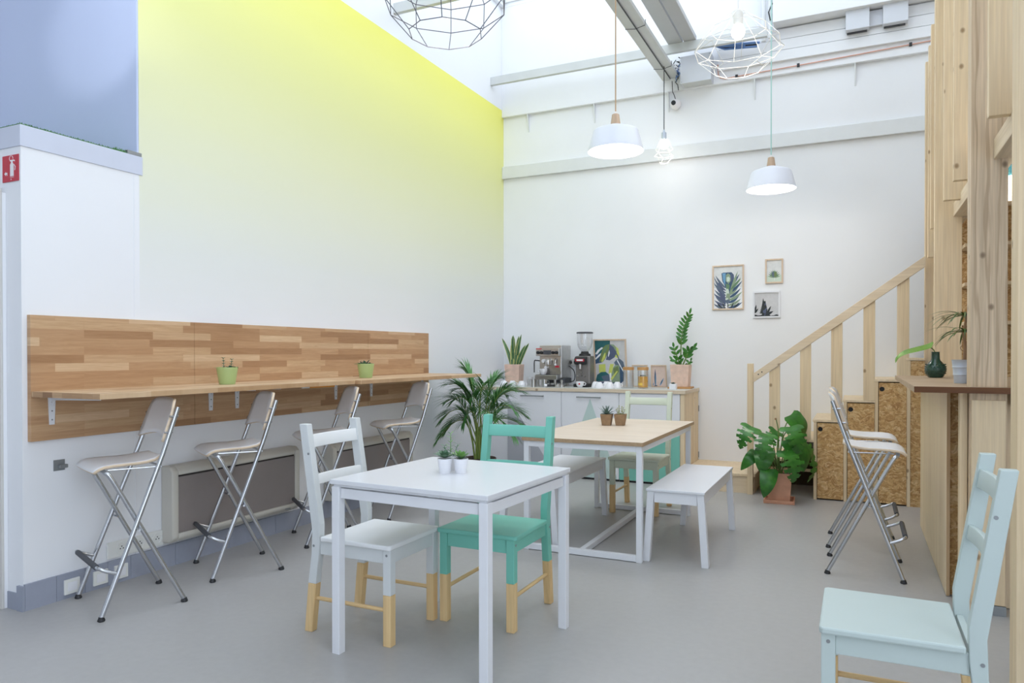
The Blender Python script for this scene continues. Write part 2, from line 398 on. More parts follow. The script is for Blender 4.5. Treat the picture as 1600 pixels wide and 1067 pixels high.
b = MB().box(XL, YB, 0, 2.5, 7.9, 5.3); struct(b.build('wall_back', W_WHITE), 'tall white back wall', 'wall')
# upper thicker masonry with its ledge, plank course and fascia
b = MB().box(XL, 7.622, 4.03, 2.5, YB-.001, 5.3); struct(b.build('trim_2', W_WHITE, bevel=.004), 'thicker white masonry ledge high on the back wall', 'trim')
b = MB().box(XL, 7.628, 3.317, .95, YB-.001, 3.455, 0); b.box(XL, 7.64, 3.455, .95, YB-.001, 3.462)
struct(b.build('trim_3', STEELW, bevel=.003), 'white flat steel moulding across the back wall', 'trim')
b = MB()
for k in range(3): b.box(-1.28, 7.585+.004*k, 4.15+.105*k, 2.4, 7.6215, 4.15+.105*k+.1)
struct(b.build('trim_4', W_WHITE, bevel=.003), 'white painted plank course above the ledge', 'trim')
b = MB().box(-.74, 7.44, 4.475, 2.4, 7.62, 4.9); struct(b.build('trim_5', W_WHITE, bevel=.004), 'white boxed fascia near the roof over the stairs', 'trim')
for k, x in enumerate((-3.42, -2.62, -1.80, -.93, -.02)):   # small web stiffeners below the ledge
    b = MB().prism([(7.6695, 4.029), (7.6225, 4.029), (7.664, 3.83), (7.6695, 3.83)], 'x', x-.006, x+.006)
    struct(b.build('trim_%d' % (6+k), STEELW), 'small white stiffener fin number %d from the left under the ledge' % (k+1), 'trim')
b = MB().box(.70, 6.86, .0, 2.399, 6.88, 2.49); struct(b.build('wall_bar', OSB), 'board partition at the back of the bar', 'wall')
b = MB().box(2.4, 0.8, 0, 2.55, 7.9, 5.3); struct(b.build('wall_right', W_WHITE), 'white outer wall behind the bar', 'wall')
b = MB().box(-6.75, -3.85, 0, -6.601, 3.0, 5.3); struct(b.build('wall_far_shield', W_WHITE), 'added unseen white side wall left of the camera, shielding the blue grey wall', 'wall')  # unseen wall, added to keep side daylight off the blue grey wall
b = MB().box(-6.9, -4.0, 0, 2.55, -3.85, 5.3); struct(b.build('wall_front', W_WHITE), 'white wall behind the camera', 'wall')
# roof with a long skylight opening
b = MB(); z0, z1 = 5.3, 5.42
b.box(-6.9, -4, z0, -3.7, 8.0, z1); b.box(.9, -4, z0, 2.6, 8.0, z1); b.box(-3.7, -4, z0, .9, -.6, z1); b.box(-3.7, 7.62, z0, .9, 8.0, z1)
struct(b.build('ceiling', W_WHITE), 'white roof with a long skylight opening', 'ceiling')
b = MB()
for i in range(6): x = -3.7+4.6*i/5; b.box(x-.02, -.6, 5.34, x+.02, 7.62, 5.41)
for i in range(5): y = -.6+8.22*i/4; b.box(-3.7, y-.02, 5.345, .9, y+.02, 5.405)
struct(b.build('window_1', STEELW), 'white glazing bars of the roof skylight', 'window')
# skirting along the partition: tiles with joints
b = MB(); ys = [2.217, 2.375, 2.53, 2.66, 2.80, 3.10, 3.52, 3.94, 4.36, 4.78, 5.2, 5.62, 6.04]
for a, c in zip(ys, ys[1:]): b.box(XL+.0004, a+.0012, 0, XL+.014, c-.0012, .132-.008*((a-2.2)/4))
b.box(XL+.0002, YF, .0, XL+.010, 6.04, .118, 1)
struct(b.build('baseboard_left', [SKIRT, JOINT]), 'grey tiled skirting along the left wall', 'baseboard')
b = MB().box(-3.779, YF-.013, 0, XL+.014, YF-.0005, .125); b.box(-6.0, YF-.007, 0, -3.780, YF-.0005, .085)
struct(b.build('baseboard_front', SKIRT), 'grey skirting round the front of the partition', 'baseboard')
b = MB().box(-4.85, YF-.02, 0, -3.865, YF-.0005, 2.09, 1)
b.box(-3.935, YF-.032, 0, -3.863, YF-.02, 2.11); b.box(-4.85, YF-.032, 2.04, -3.935, YF-.02, 2.11)
struct(b.build('door_1', [W_CREAM, W_BOX], bevel=.003), 'pale door and frame at the left edge of the partition', 'door')

# ================================================================== FIXED FITTINGS
# fire extinguisher sign
t = thing('fire_extinguisher_sign', 'square red fire extinguisher sign with white symbols on the partition corner', 'sign', (-3.822, YF-.0005, 2.207))
MB().box(-.066, -.004, -.066, .066, 0, .066).build('sign_plate', RED, t, bevel=.0015)
b = MB(); P = lambda pl: b.prism(pl, 'y', -.0048, -.0041)
P([(.014+x*.016, y) for x, y in ((-.9, -.04), (.9, -.04), (.9, .018), (.45, .027), (-.45, .027), (-.9, .018))])
P([(.014-.007, .027), (.014+.007, .027), (.014+.007, .034), (.014-.007, .034)])
P([(.0, .034), (.034, .034), (.038, .030), (.038, .037), (.030, .041), (.0, .041)])
P([(.03, .018), (.033, .018), (.044, .006), (.04, -.012), (.036, -.012), (.039, .004)])
P([(.014-.0145, -.046), (.0285, -.046), (.0285, -.044), (-.0005, -.044)])
P([(.004, -.058), (.010, -.058), (.010, -.052), (.004, -.052)])
b.tube([(p[0], -.0046, p[1]) for p in [(.002, .036), (-.006, .046), (-.003, .058), (.008, .062), (.020, .058), (.024, .046)]], .0013, 5)
P([(-.048, -.024), (-.036, -.014), (-.036, -.019), (-.024, -.019), (-.024, -.034), (-.028, -.034), (-.028, -.028), (-.036, -.028), (-.036, -.035)])
b.build('extinguisher_symbol', SIGNW, t)

# oak wall panels and the counter shelf
for y0, y1, lab in ((2.242, 3.234, 'nearest oak stave wall panel with the left end of the shelf'), (3.236, 5.010, 'middle oak stave wall panel, the longest, behind the green succulent pots'), (5.012, 5.970, 'oak stave wall panel farthest from the camera, ending beside the palm')):
    b = MB().box(XL+.0005, y0, .841, XL+.0275, y1, 1.476)
    tag(b.build('oak_wall_panel', OAK_WALL, bevel=.0015), lab, 'wall panel', 'oak panels behind the counter shelf')
b = MB().box(XL+.028, 2.245, 1.065, -3.20, 4.165, 1.093)
b.f[-1]; b.m = [0, 0, 1, 1, 0, 0]
tag(b.build('counter_shelf', [OAK_TOP, OAK_END], bevel=.002), 'long oak stave counter shelf on white brackets, the near section', 'shelf', 'oak counter shelf sections')
b = MB().box(XL+.028, 4.167, 1.065, -3.155, 5.985, 1.093); b.m = [0, 0, 1, 1, 0, 0]
tag(b.build('counter_shelf', [OAK_TOP, OAK_END], bevel=.002), 'oak counter shelf section that sticks out past the panel toward the palm', 'shelf', 'oak counter shelf sections')
def bracket_mb():
    b = MB(); h, L = .145, .40
    b.prism([(-.019, 0), (.019, 0), (.013, -h), (-.013, -h)], 'x', 0, .005)
    b.box(.005, -.014, -.004, L, .014, 0)
    b.prism([(.005, -.05), (.03, -.02), (L-.02, -.012), (L-.02, -.004), (.005, -.004)], 'y', -.003, .003)
    return b
bmesh0 = None
for y, lab in ((2.345, 'white shelf bracket at the near left end of the counter shelf'), (3.357, 'white shelf bracket left of the seam, above the second stool'), (3.574, 'white shelf bracket close to the right of the seam, above the second stool'), (4.586, 'white shelf bracket behind the third stool backrest'), (5.05, 'white shelf bracket mostly hidden behind the third stool backrest'), (5.85, 'white shelf bracket at the far end of the counter shelf')):
    t = thing('shelf_bracket', lab, 'bracket', (XL+.0278, y, 1.0645), 0, 'white brackets under the counter shelf')
    bracket_mb().build('bracket_arm', WHITES, t)
    b = MB()
    for zz in (-.03, -.075, -.12): b.tube([(.005, 0, zz), (.0065, 0, zz)], .0042, 8)
    b.build('screw', GREYM, t)
b = MB().tube([(-3.30, 3.80, 1.0575), (-3.27, 4.02, 1.0575)], .0065, 6); b.tube([(-3.31, 3.74, 1.0575), (-3.30, 3.80, 1.0575)], .0065, 6, 1)
tag(b.build('pencil', [plain('orange_paint', (226, 150, 50), .5), SOCK]), 'orange stick tucked flat under the middle of the counter shelf', 'stick')

# electric panel heaters
def heater(y0, y1, z0, z1, lab):
    t = thing('panel_heater', lab, 'heater', (XL+.001, y0, z0), 0, 'beige wall heaters under the counter shelf')
    L, h, d = y1-y0, z1-z0, .10
    b = MB().prism([(0, 0), (d-.03, 0), (d, .03), (d, h-.03), (d-.03, h), (0, h)], 'y', 0, .045)
    b.prism([(0, 0), (d-.03, 0), (d, .03), (d, h-.03), (d-.03, h), (0, h)], 'y', L-.045, L)
    b.prism([(0, 0), (d-.03, 0), (d, .03), (d, .055), (0, .055)], 'y', .045, L-.045)
    b.prism([(0, h-.055), (d, h-.055), (d, h-.03), (d-.03, h), (0, h)], 'y', .045, L-.045)
    b.build('casing', HEATF, t, bevel=.008, smooth=50)
    MB().box(.01, .046, .056, d-.008, L-.046, h-.066).build('front_panel', HEATP, t)
    MB().box(.01, .046, h-.066, d-.014, L-.046, h-.056).build('outlet_grille', HEATD, t)
    b = MB()
    for zz in (h*.45, h*.7): b.tube([(.05, L, zz), (.05, L+.006, zz)], .008, 8)
    b.build('side_screw', GREYM, t)
    MB().prism([(L-.15, .022), (L-.1, .018), (L-.1, .028), (L-.15, .032)], 'x', d, d+.0015).build('maker_plate', GREYM, t)
heater(3.01, 4.095, .155, .612, 'near beige panel heater with a taupe front, behind the first two stools')
heater(4.47, 5.585, .135, .575, 'far beige panel heater with a taupe front, behind the white dining chair')
# sockets
def rect_x(b, y0, z0, y1, z1, d0, d1, m=0): b.box(XL+d0, y0, z0, XL+d1, y1, z1, m)
t = thing('socket_strip', 'white triple power socket plate above the skirting', 'socket', (XL+.0005, 2.66, .142))
MB().box(0, 0, 0, .012, .40, .092).build('plate', SOCK, t, bevel=.003)
for k in range(3):
    y = .085+.115*k; b = MB(); b.lathe([(.034, 0), (.034, .004), (.026, .004), (.025, .0008), (.001, .0008)], 18, caps=False); b.move(Matrix.Translation((.012, y, .045)) @ Matrix.Rotation(math.pi/2, 4, 'Y'))
    so = b.build('socket', SOCK, t, smooth=40)
    b = MB()
    for a, c in ((-.009, 0), (.009, 0), (0, .012)): b.tube([(.0118, y+a, .045+c), (.0130, y+a, .045+c)], .004, 8)
    b.build('pin_hole', BLACK, so)
for y, dy, lab in ((2.452, .084, 'square white blank socket cover set in the skirting, nearest the corner'), (2.612, .084, 'white blank socket cover in the skirting beneath the triple sockets'), (2.735, .082, 'white blank socket cover in the skirting, third from the partition corner')):
    t = thing('socket_cover', lab, 'socket', (XL+.0142, y-dy/2, .022), 0, 'blank socket covers in the skirting')
    MB().box(0, 0, 0, .011, dy, .078).build('cover_plate', SOCK, t, bevel=.003)
    MB().box(.011, .016, .016, .0125, dy-.016, .062).build('blank_insert', WHITEPOT, t, bevel=.001)
t = thing('wall_clip', 'small broken grey metal clip on the partition below the oak panel', 'clip', (XL+.0005, 2.37, .675))
MB().box(0, 0, 0, .004, .058, .056).build('clip_plate', GREYM, t); MB().box(.004, .022, .012, .02, .066, .03).build('clip_hook', GREYM, t, bevel=.002)

# ================================================================== ROOF STEEL AND SERVICES
def channel(name, lab, p0, p1, sec, mat, grp):
    b = MB().prism(sec, 'x', p0, p1); return tag(b.build(name, mat, bevel=.002), lab, 'beam', grp)
sec = lambda y, z: [(y, z), (y+.045, z), (y+.045, z+.007), (y+.007, z+.007), (y+.007, z+.083), (y+.045, z+.083), (y+.045, z+.09), (y, z+.09)]
channel('steel_channel', 'white steel channel running from the left wall across near the back wall', XL, -.78, sec(7.33, 4.310), STEELG, 'roof steel channels')
channel('steel_channel', 'white steel channel seen through the grey wire pendant at the top', XL, .9, sec(5.43, 4.318), STEELG, 'roof steel channels')
t = thing('roof_beam', 'pale steel roof beam with a cable along its underside, running to the back wall', 'beam', (-1.77, 7.62, 4.15), 0, 'pale roof beams')
MB().box(-.085, -8.0, 0, -.003, 0, .06).box(-.003, -8.0, .012, .085, 0, .05).build('flange', STEELG, t, bevel=.002)
b = MB().tube([(0, -8, .004), (0, -.02, .004)], .005, 6); b.build('cable', CORDG, t)
for y in (-.36, -1.36):
    b = MB().tube([(-.088, y, .06), (-.085, y, -.004), (0, y+.01, -.012), (.086, y+.02, .01), (.09, y+.02, .06)], .003, 5); b.build('cable_tie', CORDG, t)
for x0, x1, lab in ((-1.73, -1.588, 'flat grey roof board left of the pair resting on the steel channel'), (-1.572, -1.452, 'flat grey roof board right of the pair resting on the steel channel')):
    b = MB().box(x0, -.4, 4.401, x1, 7.372, 4.45); tag(b.build('roof_board', plain('grey_roof_board', (190, 190, 190), .6, var=.02), bevel=.002), lab, 'board', 'flat roof boards')
t = thing('junction_box', 'large white metal trunking box under the blue cables on the back wall', 'box', (-1.64, 7.621, 4.04))
MB().box(0, -.14, 0, .31, 0, .275).build('box_body', BOXW, t, bevel=.003)
MB().box(.02, -.15, -.006, .30, -.02, .0).build('ragged_base', STEELG, t, bevel=.003)
b = MB()
for x, z in ((.015, .015), (.015, .26), (.295, .26)): b.tube([(x, -.142, z), (x, -.14, z)], .004, 6)
b.build('box_screw', GREYM, t)
for x0, x1, lab in ((-.10, .10, 'left of two grey white square boxes at the top of the back wall'), (.21, .415, 'right of two grey white square boxes at the top of the back wall')):
    t = thing('wall_box', lab, 'box', (x0, 7.58, 4.295), 0, 'square boxes high on the back wall')
    MB().box(0, -.09, 0, x1-x0, 0, .19).build('box_body', BOXW, t, bevel=.003); MB().box(.01, -.025, -.012, x1-x0-.02, -.005, 0).build('box_shadow_line', DARKG, t)  # slim dark strip stands in for the shadow line below each box
b = MB().box(.101, 7.55, 4.32, .209, 7.58, 4.46); tag(b.build('connecting_trunk', BOXW), 'flat panel joining the two square boxes on the back wall', 'panel')
t = thing('cable_bundle', 'bundle of blue data cables behind the white wire pendant', 'cables', (-1.30, 7.50, 4.37)); rg = random.Random(5)
for k in range(9):
    dz, dy = rg.uniform(-.03, .03), rg.uniform(-.05, .02); e = .33+.27*(k % 2)+rg.uniform(-.03, .03)
    pts = [(-.30+.02*k, dy, .06+dz*.4), (-.14, dy-.02, .055+dz), (-.02, dy-.03, .03+dz), (.10, dy, -.0+dz*.8-.03*(k % 2)), (.12+e*.5, dy, -.035+dz*.7-.025*(k % 2))]
    MB().tube(pts, .011, 6).build('cable', BLUEC if k % 3 else CORDG, t)
t = thing('cable_tangle', 'tangle of black and white wires between the roof beam and the trunking box', 'cables', (-1.66, 7.56, 4.17))
for k in range(10):
    pts = [(rg.uniform(-.05, .0), rg.uniform(-.05, .03), .18-.02*k+rg.uniform(-.03, .03)) for _ in range(1)]
    x = pts[0][0]
    for q in range(4): pts.append((x+rg.uniform(-.03, .03), rg.uniform(-.05, .03), pts[-1][2]-rg.uniform(-.01, .05)))
    MB().tube(pts, .005, 5).build('wire', (BLACK, CORDG, SIGNW, BLUEC)[k % 4], t)
b = MB().tube([(-1.28, 7.575, 4.21), (-1.28, 7.605, 4.12), (-1.26, 7.61, 4.085), (-1.21, 7.61, 4.068), (-1.10, 7.61, 4.072), (-.6, 7.61, 4.083), (.0, 7.61, 4.098), (.45, 7.61, 4.113), (.62, 7.61, 4.118)], .0055, 8)
t = thing('copper_pipe', 'thin copper pipe running along the ledge of the back wall', 'pipe'); b.build('pipe_run', COPPER, t, smooth=60)
for x, z in ((-1.10, 4.072), (-.52, 4.086), (.44, 4.113)): MB().box(x-.012, 7.595, z-.014, x+.012, 7.622, z+.014).build('pipe_clip', BLACK, t)
b = MB().box(-.62, 7.61, 4.185, -.56, 7.622, 4.245); tag(b.build('steel_plate', GREYM), 'small square grey metal plate above the copper pipe', 'plate')
t = thing('conduit', 'white conduit pipes with a loose black cable dropping beside the boxed fascia', 'pipe', (-.80, 7.5, 4.33))
MB().tube([(-.03, 0, 0), (-.03, 0, .95)], .022, 10).build('conduit_pipe', STEELW, t, smooth=60)
MB().tube([(.03, 0, .02), (.03, 0, .95)], .02, 10).build('conduit_pipe', STEELW, t, smooth=60)
MB().tube([(.035, -.03, .18), (.02, -.04, .26), (.05, -.04, .33), (.13, -.05, .40)], .006, 6).build('loose_cable', BLACK, t)
t = thing('ceiling_camera', 'small white dome camera hanging by a wire at the back wall ledge', 'camera', (-1.715, 7.60, 3.885))
b = MB().sphere((0, .02, 0), .055, 16); b.build('camera_body', SIGNW, t, smooth=60)
b = MB().lathe([(.024, 0), (.024, .012), (.016, .014)], 16); b.move(Matrix.Translation((-.012, -.028, .002)) @ Matrix.Rotation(math.pi/2, 4, 'X')); b.build('lens', BLACK, t, smooth=40)
MB().tube([(0, .0, .05), (-.012, 0, .09), (-.03, 0, .13), (-.035, 0, .24)], .004, 6).build('camera_wire', BLACK, t)

# ================================================================== PENDANT LAMPS
def lamp_light(name, loc, power, col=(1, .93, .84), r=.05):
    ld = bpy.data.lights.new(name, 'POINT'); ld.energy = power; ld.color = col; ld.shadow_soft_size = r
    lo = bpy.data.objects.new(name, ld); COL.objects.link(lo); return lo
t = thing('spot_lamp', 'white spot lamp hanging near the partition, washing the corner of the yellow wall', 'lamp', (-3.2, 1.6, 3.4))
aim = (Vector((-4.02, 2.87, 3.22))-Vector((-3.2, 1.6, 3.4))).normalized(); q_ = aim.to_track_quat('-Z', 'Y').to_matrix().to_4x4()
MB().lathe([(.001, .12), (.04, .12), (.045, .1), (.045, -.02), (.04, -.02), (.04, .05), (.001, .06)], 20, caps=False).move(q_).build('lamp_can', STEELW, t, smooth=40)
MB().tube([(0, 0, .04), (0, 0, 1.9)], .01, 8).build('stem', STEELW, t)
ld = bpy.data.lights.new('spot_light', 'SPOT'); ld.energy = 24; ld.spot_size = math.radians(33); ld.spot_blend = .6; ld.shadow_soft_size = .02; ld.color = (.95, .97, 1)
lo = bpy.data.objects.new('spot_light', ld); COL.objects.link(lo); lo.parent = t; lo.matrix_local = q_
def shade_lamp(loc, lab, cord, ztop):
    t = thing('pendant_lamp', lab, 'lamp', loc, 0, 'white shade pendant lamps')
    R = .203
    outer = [(R, 0), (R*.99, .004), (.165, .142), (.155, .153), (.045, .192), (.032, .196)]
    b = MB().lathe(outer+[(.028, .192), (.043, .186), (.150, .148), (.160, .138), (R-.006, .003), (R-.002, 0), (R, 0)], 48, caps=False)
    b.build('lamp_shade', LAMPW, t, smooth=35)
    MB().lathe([(.033, .190), (.036, .196), (.026, .268), (.020, .272), (.004, .272)], 24).build('wooden_cap', TURNED, t, smooth=35)
    MB().lathe([(.006, .27), (.006, .29), (.004, .291)], 12).build('cord_grip', SIGNW, t)
    MB().tube([(0, 0, .285), (0, 0, ztop-loc[2])], .005, 8).build('cord', cord, t)
    b = MB().lathe([(.001, .022), (.185, .024), (.183, .028), (.001, .03)], 40); b.build('diffuser', GLOW, t)
    l = lamp_light('lamp_light', (0, 0, -.03), 10); l.parent = t
    return t
shade_lamp((-1.585, 5.10, 2.745), 'white enamel pendant lamp on a beige cord, left of the two', CORDB, 5.3)
shade_lamp((-.657, 6.50, 2.665), 'white enamel pendant lamp on a mint cord, nearer the stairs', CORDM, 5.3)

def cage(t, rings, m, rad, top=None, bottom=None, links=None):
    """wire cage: rings of (radius, z, n, phase); struts join neighbouring rings"""
    P = [[(r*math.cos(2*math.pi*(j+ph)/n), r*math.sin(2*math.pi*(j+ph)/n), z) for j in range(n)] for r, z, n, ph in rings]
    b = MB()
    for R_ in P:
        for j in range(len(R_)): b.tube([R_[j], R_[(j+1) % len(R_)]], rad, 5)
    for k in range(len(P)-1):
        for j, p in enumerate(P[k]): b.tube([p, min(P[k+1], key=lambda q: (Vector(p)-Vector(q)).length)], rad, 5)
    b.build('wire_cage', m, t)
t = thing('wire_pendant', 'large grey geometric wire pendant at the top edge over the white table', 'lamp', (-1.735, 2.94, 2.77))
cage(t, [(.172, .0, 10, .2), (.285, .13, 10, .2), (.29, .25, 10, .2), (.18, .41, 10, .2), (.035, .50, 10, .2)], WIREG, .0022)
MB().lathe([(.03, .48), (.03, .57), (.006, .58)], 16).build('lamp_holder', SIGNW, t, smooth=35)
MB().tube([(0, 0, .575), (0, 0, 2.64)], .004, 6).build('cord', CORDG, t)
b = MB().sphere((0, 0, .43), .045, 14); b.build('bulb', BULB, t, smooth=80)
lamp_light('lamp_light', (0, 0, .43), 4, r=.045).parent = t
t = thing('wire_pendant', 'large white geometric wire pendant with a lit round bulb near the blue cables', 'lamp', (-.735, 5.15, 3.215))
cage(t, [(.165, .0, 9, .1), (.295, .12, 9, .1), (.285, .165, 9, .6), (.19, .275, 9, .6), (.045, .385, 9, .6)], WIREW, .0021)
MB().lathe([(.031, .30), (.034, .37), (.024, .40), (.006, .41)], 16).build('lamp_holder', WIREW, t, smooth=35)
MB().tube([(0, 0, .405), (0, 0, 2.085)], .004, 6).build('cord', SIGNW, t)
MB().sphere((0, 0, .255), .047, 14).build('bulb', BULB, t, smooth=80); lamp_light('lamp_light', (0, 0, .25), 4, r=.05).parent = t
t = thing('cage_pendant', 'small white wire cage pendant with a lit bulb on a dark cord', 'lamp', (-1.745, 7.23, 3.19))
cage(t, [(.05, 0, 5, 0), (.10, .07, 5, .5), (.09, .12, 5, 0), (.03, .235, 5, .0)], WIREW, .0018)
MB().lathe([(.027, .225), (.025, .295), (.012, .30), (.008, .325), (.004, .326)], 16).build('lamp_holder', ZINC, t, smooth=35)
MB().tube([(0, 0, .32), (0, 0, .955)], .005, 6).build('cord', CORDG, t)
MB().sphere((0, 0, .175), .045, 14).build('bulb', BULB, t, smooth=80); lamp_light('lamp_light', (0, 0, .17), 1.5, r=.045).parent = t
# ================================================================== STOOLS
def bez(p, n=8):
    """smooth polyline through points (Catmull-Rom)"""
    P = [Vector(q) for q in p]; P = [2*P[0]-P[1]]+P+[2*P[-1]-P[-2]]; out = []
    for i in range(1, len(P)-2):
        for k in range(n):
            t = k/n; a, b_, c, d = P[i-1], P[i], P[i+1], P[i+2]
            out.append(.5*((2*b_)+(c-a)*t+(2*a-5*b_+4*c-d)*t*t+(3*b_-a-3*c+d)*t**3))
    return out+[P[-2]]
def make_stool(loc, rz, lab, grp):
    t = thing('folding_bar_stool', lab, 'stool', loc, rz, grp)
    r = .0115
    for s in (-1, 1):
        b = MB().tube([(s*.226, -.195, .014), (s*.205, .095, .78), (s*.192, .165, .985), (s*.190, .172, 1.005)], r, 12)
        l = b.build('leg', CHROME, t, smooth=60)
        MB().lathe([(.015, 0), (.018, .004), (.013, .018), (.0115, .022)], 14, (s*.226, -.195, 0)).build('foot_cap', BLACK, l, smooth=40)
        b = MB().tube(bez([(s*.203, .195, .014), (s*.192, .0, .40), (s*.186, -.135, .665), (s*.172, -.163, .700), (s*.135, -.168, .707)], 5), r, 12)
        l = b.build('leg', CHROME, t, smooth=60)
        MB().lathe([(.015, 0), (.018, .004), (.013, .018), (.0115, .022)], 14, (s*.203, .195, 0)).build('foot_cap', BLACK, l, smooth=40)
    b = MB()
    for s in (-1, 1): b.tube([(s*.180, -.015, .41), (s*.232, -.025, .41)], .006, 8)
    b.build('pivot_bolt', CHROME, t)
    b = MB().tube([(-.136, -.168, .707), (.136, -.168, .707)], r, 12); b.tube([(-.205, .082, .714), (.205, .082, .714)], .006, 8)
    b.tube([(-.17, -.15, .712), (-.205, .085, .712)], .004, 6); b.tube([(.17, -.15, .712), (.205, .085, .712)], .004, 6)
    b.build('seat_bar', CHROME, t, smooth=60)
    # footrest: arms rise forward from the long legs, joined by a dark sleeve
    z0, y0 = .213, -.123
    half = [(.219, y0, z0), (.215, -.170, .232), (.205, -.198, .248), (.18, -.205, .251)]
    arms = MB().tube(bez([(-x, y, z) for x, y, z in half]+half[::-1], 4), .009, 10)
    f = arms.build('footrest', CHROME, t, smooth=60)
    MB().tube([(-.182, -.205, .251), (.182, -.205, .251)], .0135, 12).build('footrest_sleeve', DARKG, f, smooth=60)
    # seat: bent plywood sheet
    ys = [(-.216, .703), (-.206, .713), (-.190, .724), (-.168, .731), (-.13, .734), (-.08, .735), (-.02, .735), (.03, .738), (.07, .744), (.10, .751), (.115, .756)]
    rows = []
    for y, z in ys:
        hw = .185 if y < -.16 else .185-.03*((y+.16)/.27)
        if y < -.2: hw -= (-.2-y)*.8
        if y > .055: hw -= ((y-.055)/.06)**2*.06
        rows.append([(x*hw/4, y, z+.004*(abs(x)/4)**2) for x in range(-4, 5)])
    MB().grid(rows).build('seat', [SEATW, BIRCH], t, smooth=50, solid=.014, rim=1)
    # backrest: curved panel, lower edge arched
    rows = []
    for i in range(9):
        v = i/8; row = []
        for j in range(-6, 7):
            u = j/6; lo = .832+.028*(1-u*u); hi = 1.045-.018*abs(u)**6
            z = lo+(hi-lo)*v; yb = .095+(z-.78)*.341-.0125
            hw = .198-.012*v-(.02 if v > .95 else .008 if v > .85 else 0)
            row.append((u*hw, yb+.028*(1-u*u), z))
        rows.append(row)
    MB().grid(rows).build('backrest', [SEATW, BIRCH], t, smooth=50, solid=-.013, rim=1)
    b = MB()
    for s in (-1, 1):
        for z in (.88, .96): b.tube([(s*.196, .081+(z-.78)*.341-.014, z), (s*.196, .081+(z-.78)*.341+.028, z)], .005, 8)
    b.build('backrest_bolt', CHROME, t)
    return t
gL, gR = 'bar stools along the wall shelf', 'bar stools at the wooden bar'
st = make_stool((-3.40, 2.555, 0), -.38, 'white folding bar stool nearest the partition corner, in front of the wall sockets', gL)
for loc, rz, lab, g in (((-3.355, 3.235, 0), -.53, 'white folding bar stool in front of the near panel heater', gL),
        ((-3.33, 4.03, 0), -.66, 'white folding bar stool half hidden behind the white chair', gL),
        ((-3.30, 4.90, 0), -.62, 'white folding bar stool farthest along the oak shelf, nearest the palm', gL),
        ((.045, 4.80, 0), math.pi/2, 'white folding bar stool on the right, the nearer of two facing the wooden bar', gR),
        ((.03, 5.42, 0), math.pi/2, 'white folding bar stool on the right, behind the other, nearer the stairs', gR)):
    dup(st, loc, rz, lab, g)

# ================================================================== DINING CHAIRS
def make_chair(loc, rz, lab, paint, legpaint=None):
    legpaint = legpaint or paint
    t = thing('dining_chair', lab, 'chair', loc, rz, 'two-tone painted dining chairs')
    zc = .225
    b = MB()
    pl = [(-.245, .423), (-.245, .436), (-.238, .445), (.145, .445), (.150, .440), (.150, .423)]
    b.prism([(x, y) for x, y in [(-.212, -.224), (-.202, -.234), (.202, -.234), (.212, -.224), (.205, .152), (-.205, .152)]], 'z', .424, .446)
    b.build('seat', paint, t, bevel=.006)
    for s in (-1, 1):
        b = MB().box(s*.197, -.228, 0, s*.157, -.188, zc, 1).box(s*.197, -.228, zc, s*.157, -.188, .424, 0)
        l = b.build('leg', [legpaint, BARE], t, bevel=.0025)
        b = MB()
        for zz in (.40,): b.tube([(s*.1975, -.208, zz), (s*.1985, -.208, zz)], .006, 10)
        b.build('screw', GREYM, l)
        # rear post: raked foot, knee at the seat, leaning back above
        fr = [(.205, 0), (.181, zc), (.160, .40), (.158, .50), (.232, .955)]; bk = [(.247, 0), (.226, zc), (.207, .36), (.203, .47), (.276, .955)]
        low = [fr[0], fr[1], bk[1], bk[0]]; hi = [fr[1], fr[2], fr[3], fr[4], bk[4], bk[3], bk[2], bk[1]]
        x0, x1 = sorted((s*.200, s*.163))
        b = MB().prism(low, 'x', x0, x1, 1).prism(hi, 'x', x0, x1, 0)
        l = b.build('leg', [legpaint, BARE], t, bevel=.003)
        b = MB()
        for yy, zz in ((.222, .82), (.192, .40)): b.tube([(s*.2002, yy, zz), (s*.2012, yy, zz)], .006, 10)
        b.build('screw', GREYM, l)
        b = MB().box(s*.190, -.188, .362, s*.170, .162, .423); b.build('side_rail', legpaint, t, bevel=.002)
        MB().tube([(s*.180, -.190, .155), (s*.180, .190, .155)], .0095, 10).build('stretcher', BAREX, t, smooth=60)
    MB().box(-.157, -.222, .362, .157, -.202, .423).build('front_rail', legpaint, t, bevel=.002)
    MB().box(-.163, .166, .362, .163, .186, .423).build('rear_rail', legpaint, t, bevel=.002)
    def rail(z0, z1, name):
        rows = []
        for v in range(2):
            z = (z0, z1)[v]; y0 = .158+(z-.5)*.162
            rows.append([(u*.164/6, y0+.006+.016*(1-(u/6)**2), z) for u in range(-6, 7)])
        MB().grid(rows).build(name, paint, t, smooth=50, solid=.02, bevel=.003)
    rail(.845, .905, 'top_rail'); rail(.675, .722, 'back_slat')
    return t
make_chair((-2.055, 2.815, 0), math.pi/2, 'white wooden dining chair with bare wood leg ends, left of the white table', WHITEC, WHITEC_SHADED)
make_chair((-1.607, 3.22, 0), 0, 'teal wooden dining chair with bare wood leg ends behind the white table', TEALC)
make_chair((-1.60, 5.845, 0), 0, 'pale sage green wooden dining chair at the far end of the ash table', GREENC)
make_chair((.132, 2.612, 0), -math.pi/2, 'pale mint wooden dining chair in the right foreground, cut off by the photo edge', MINTC)

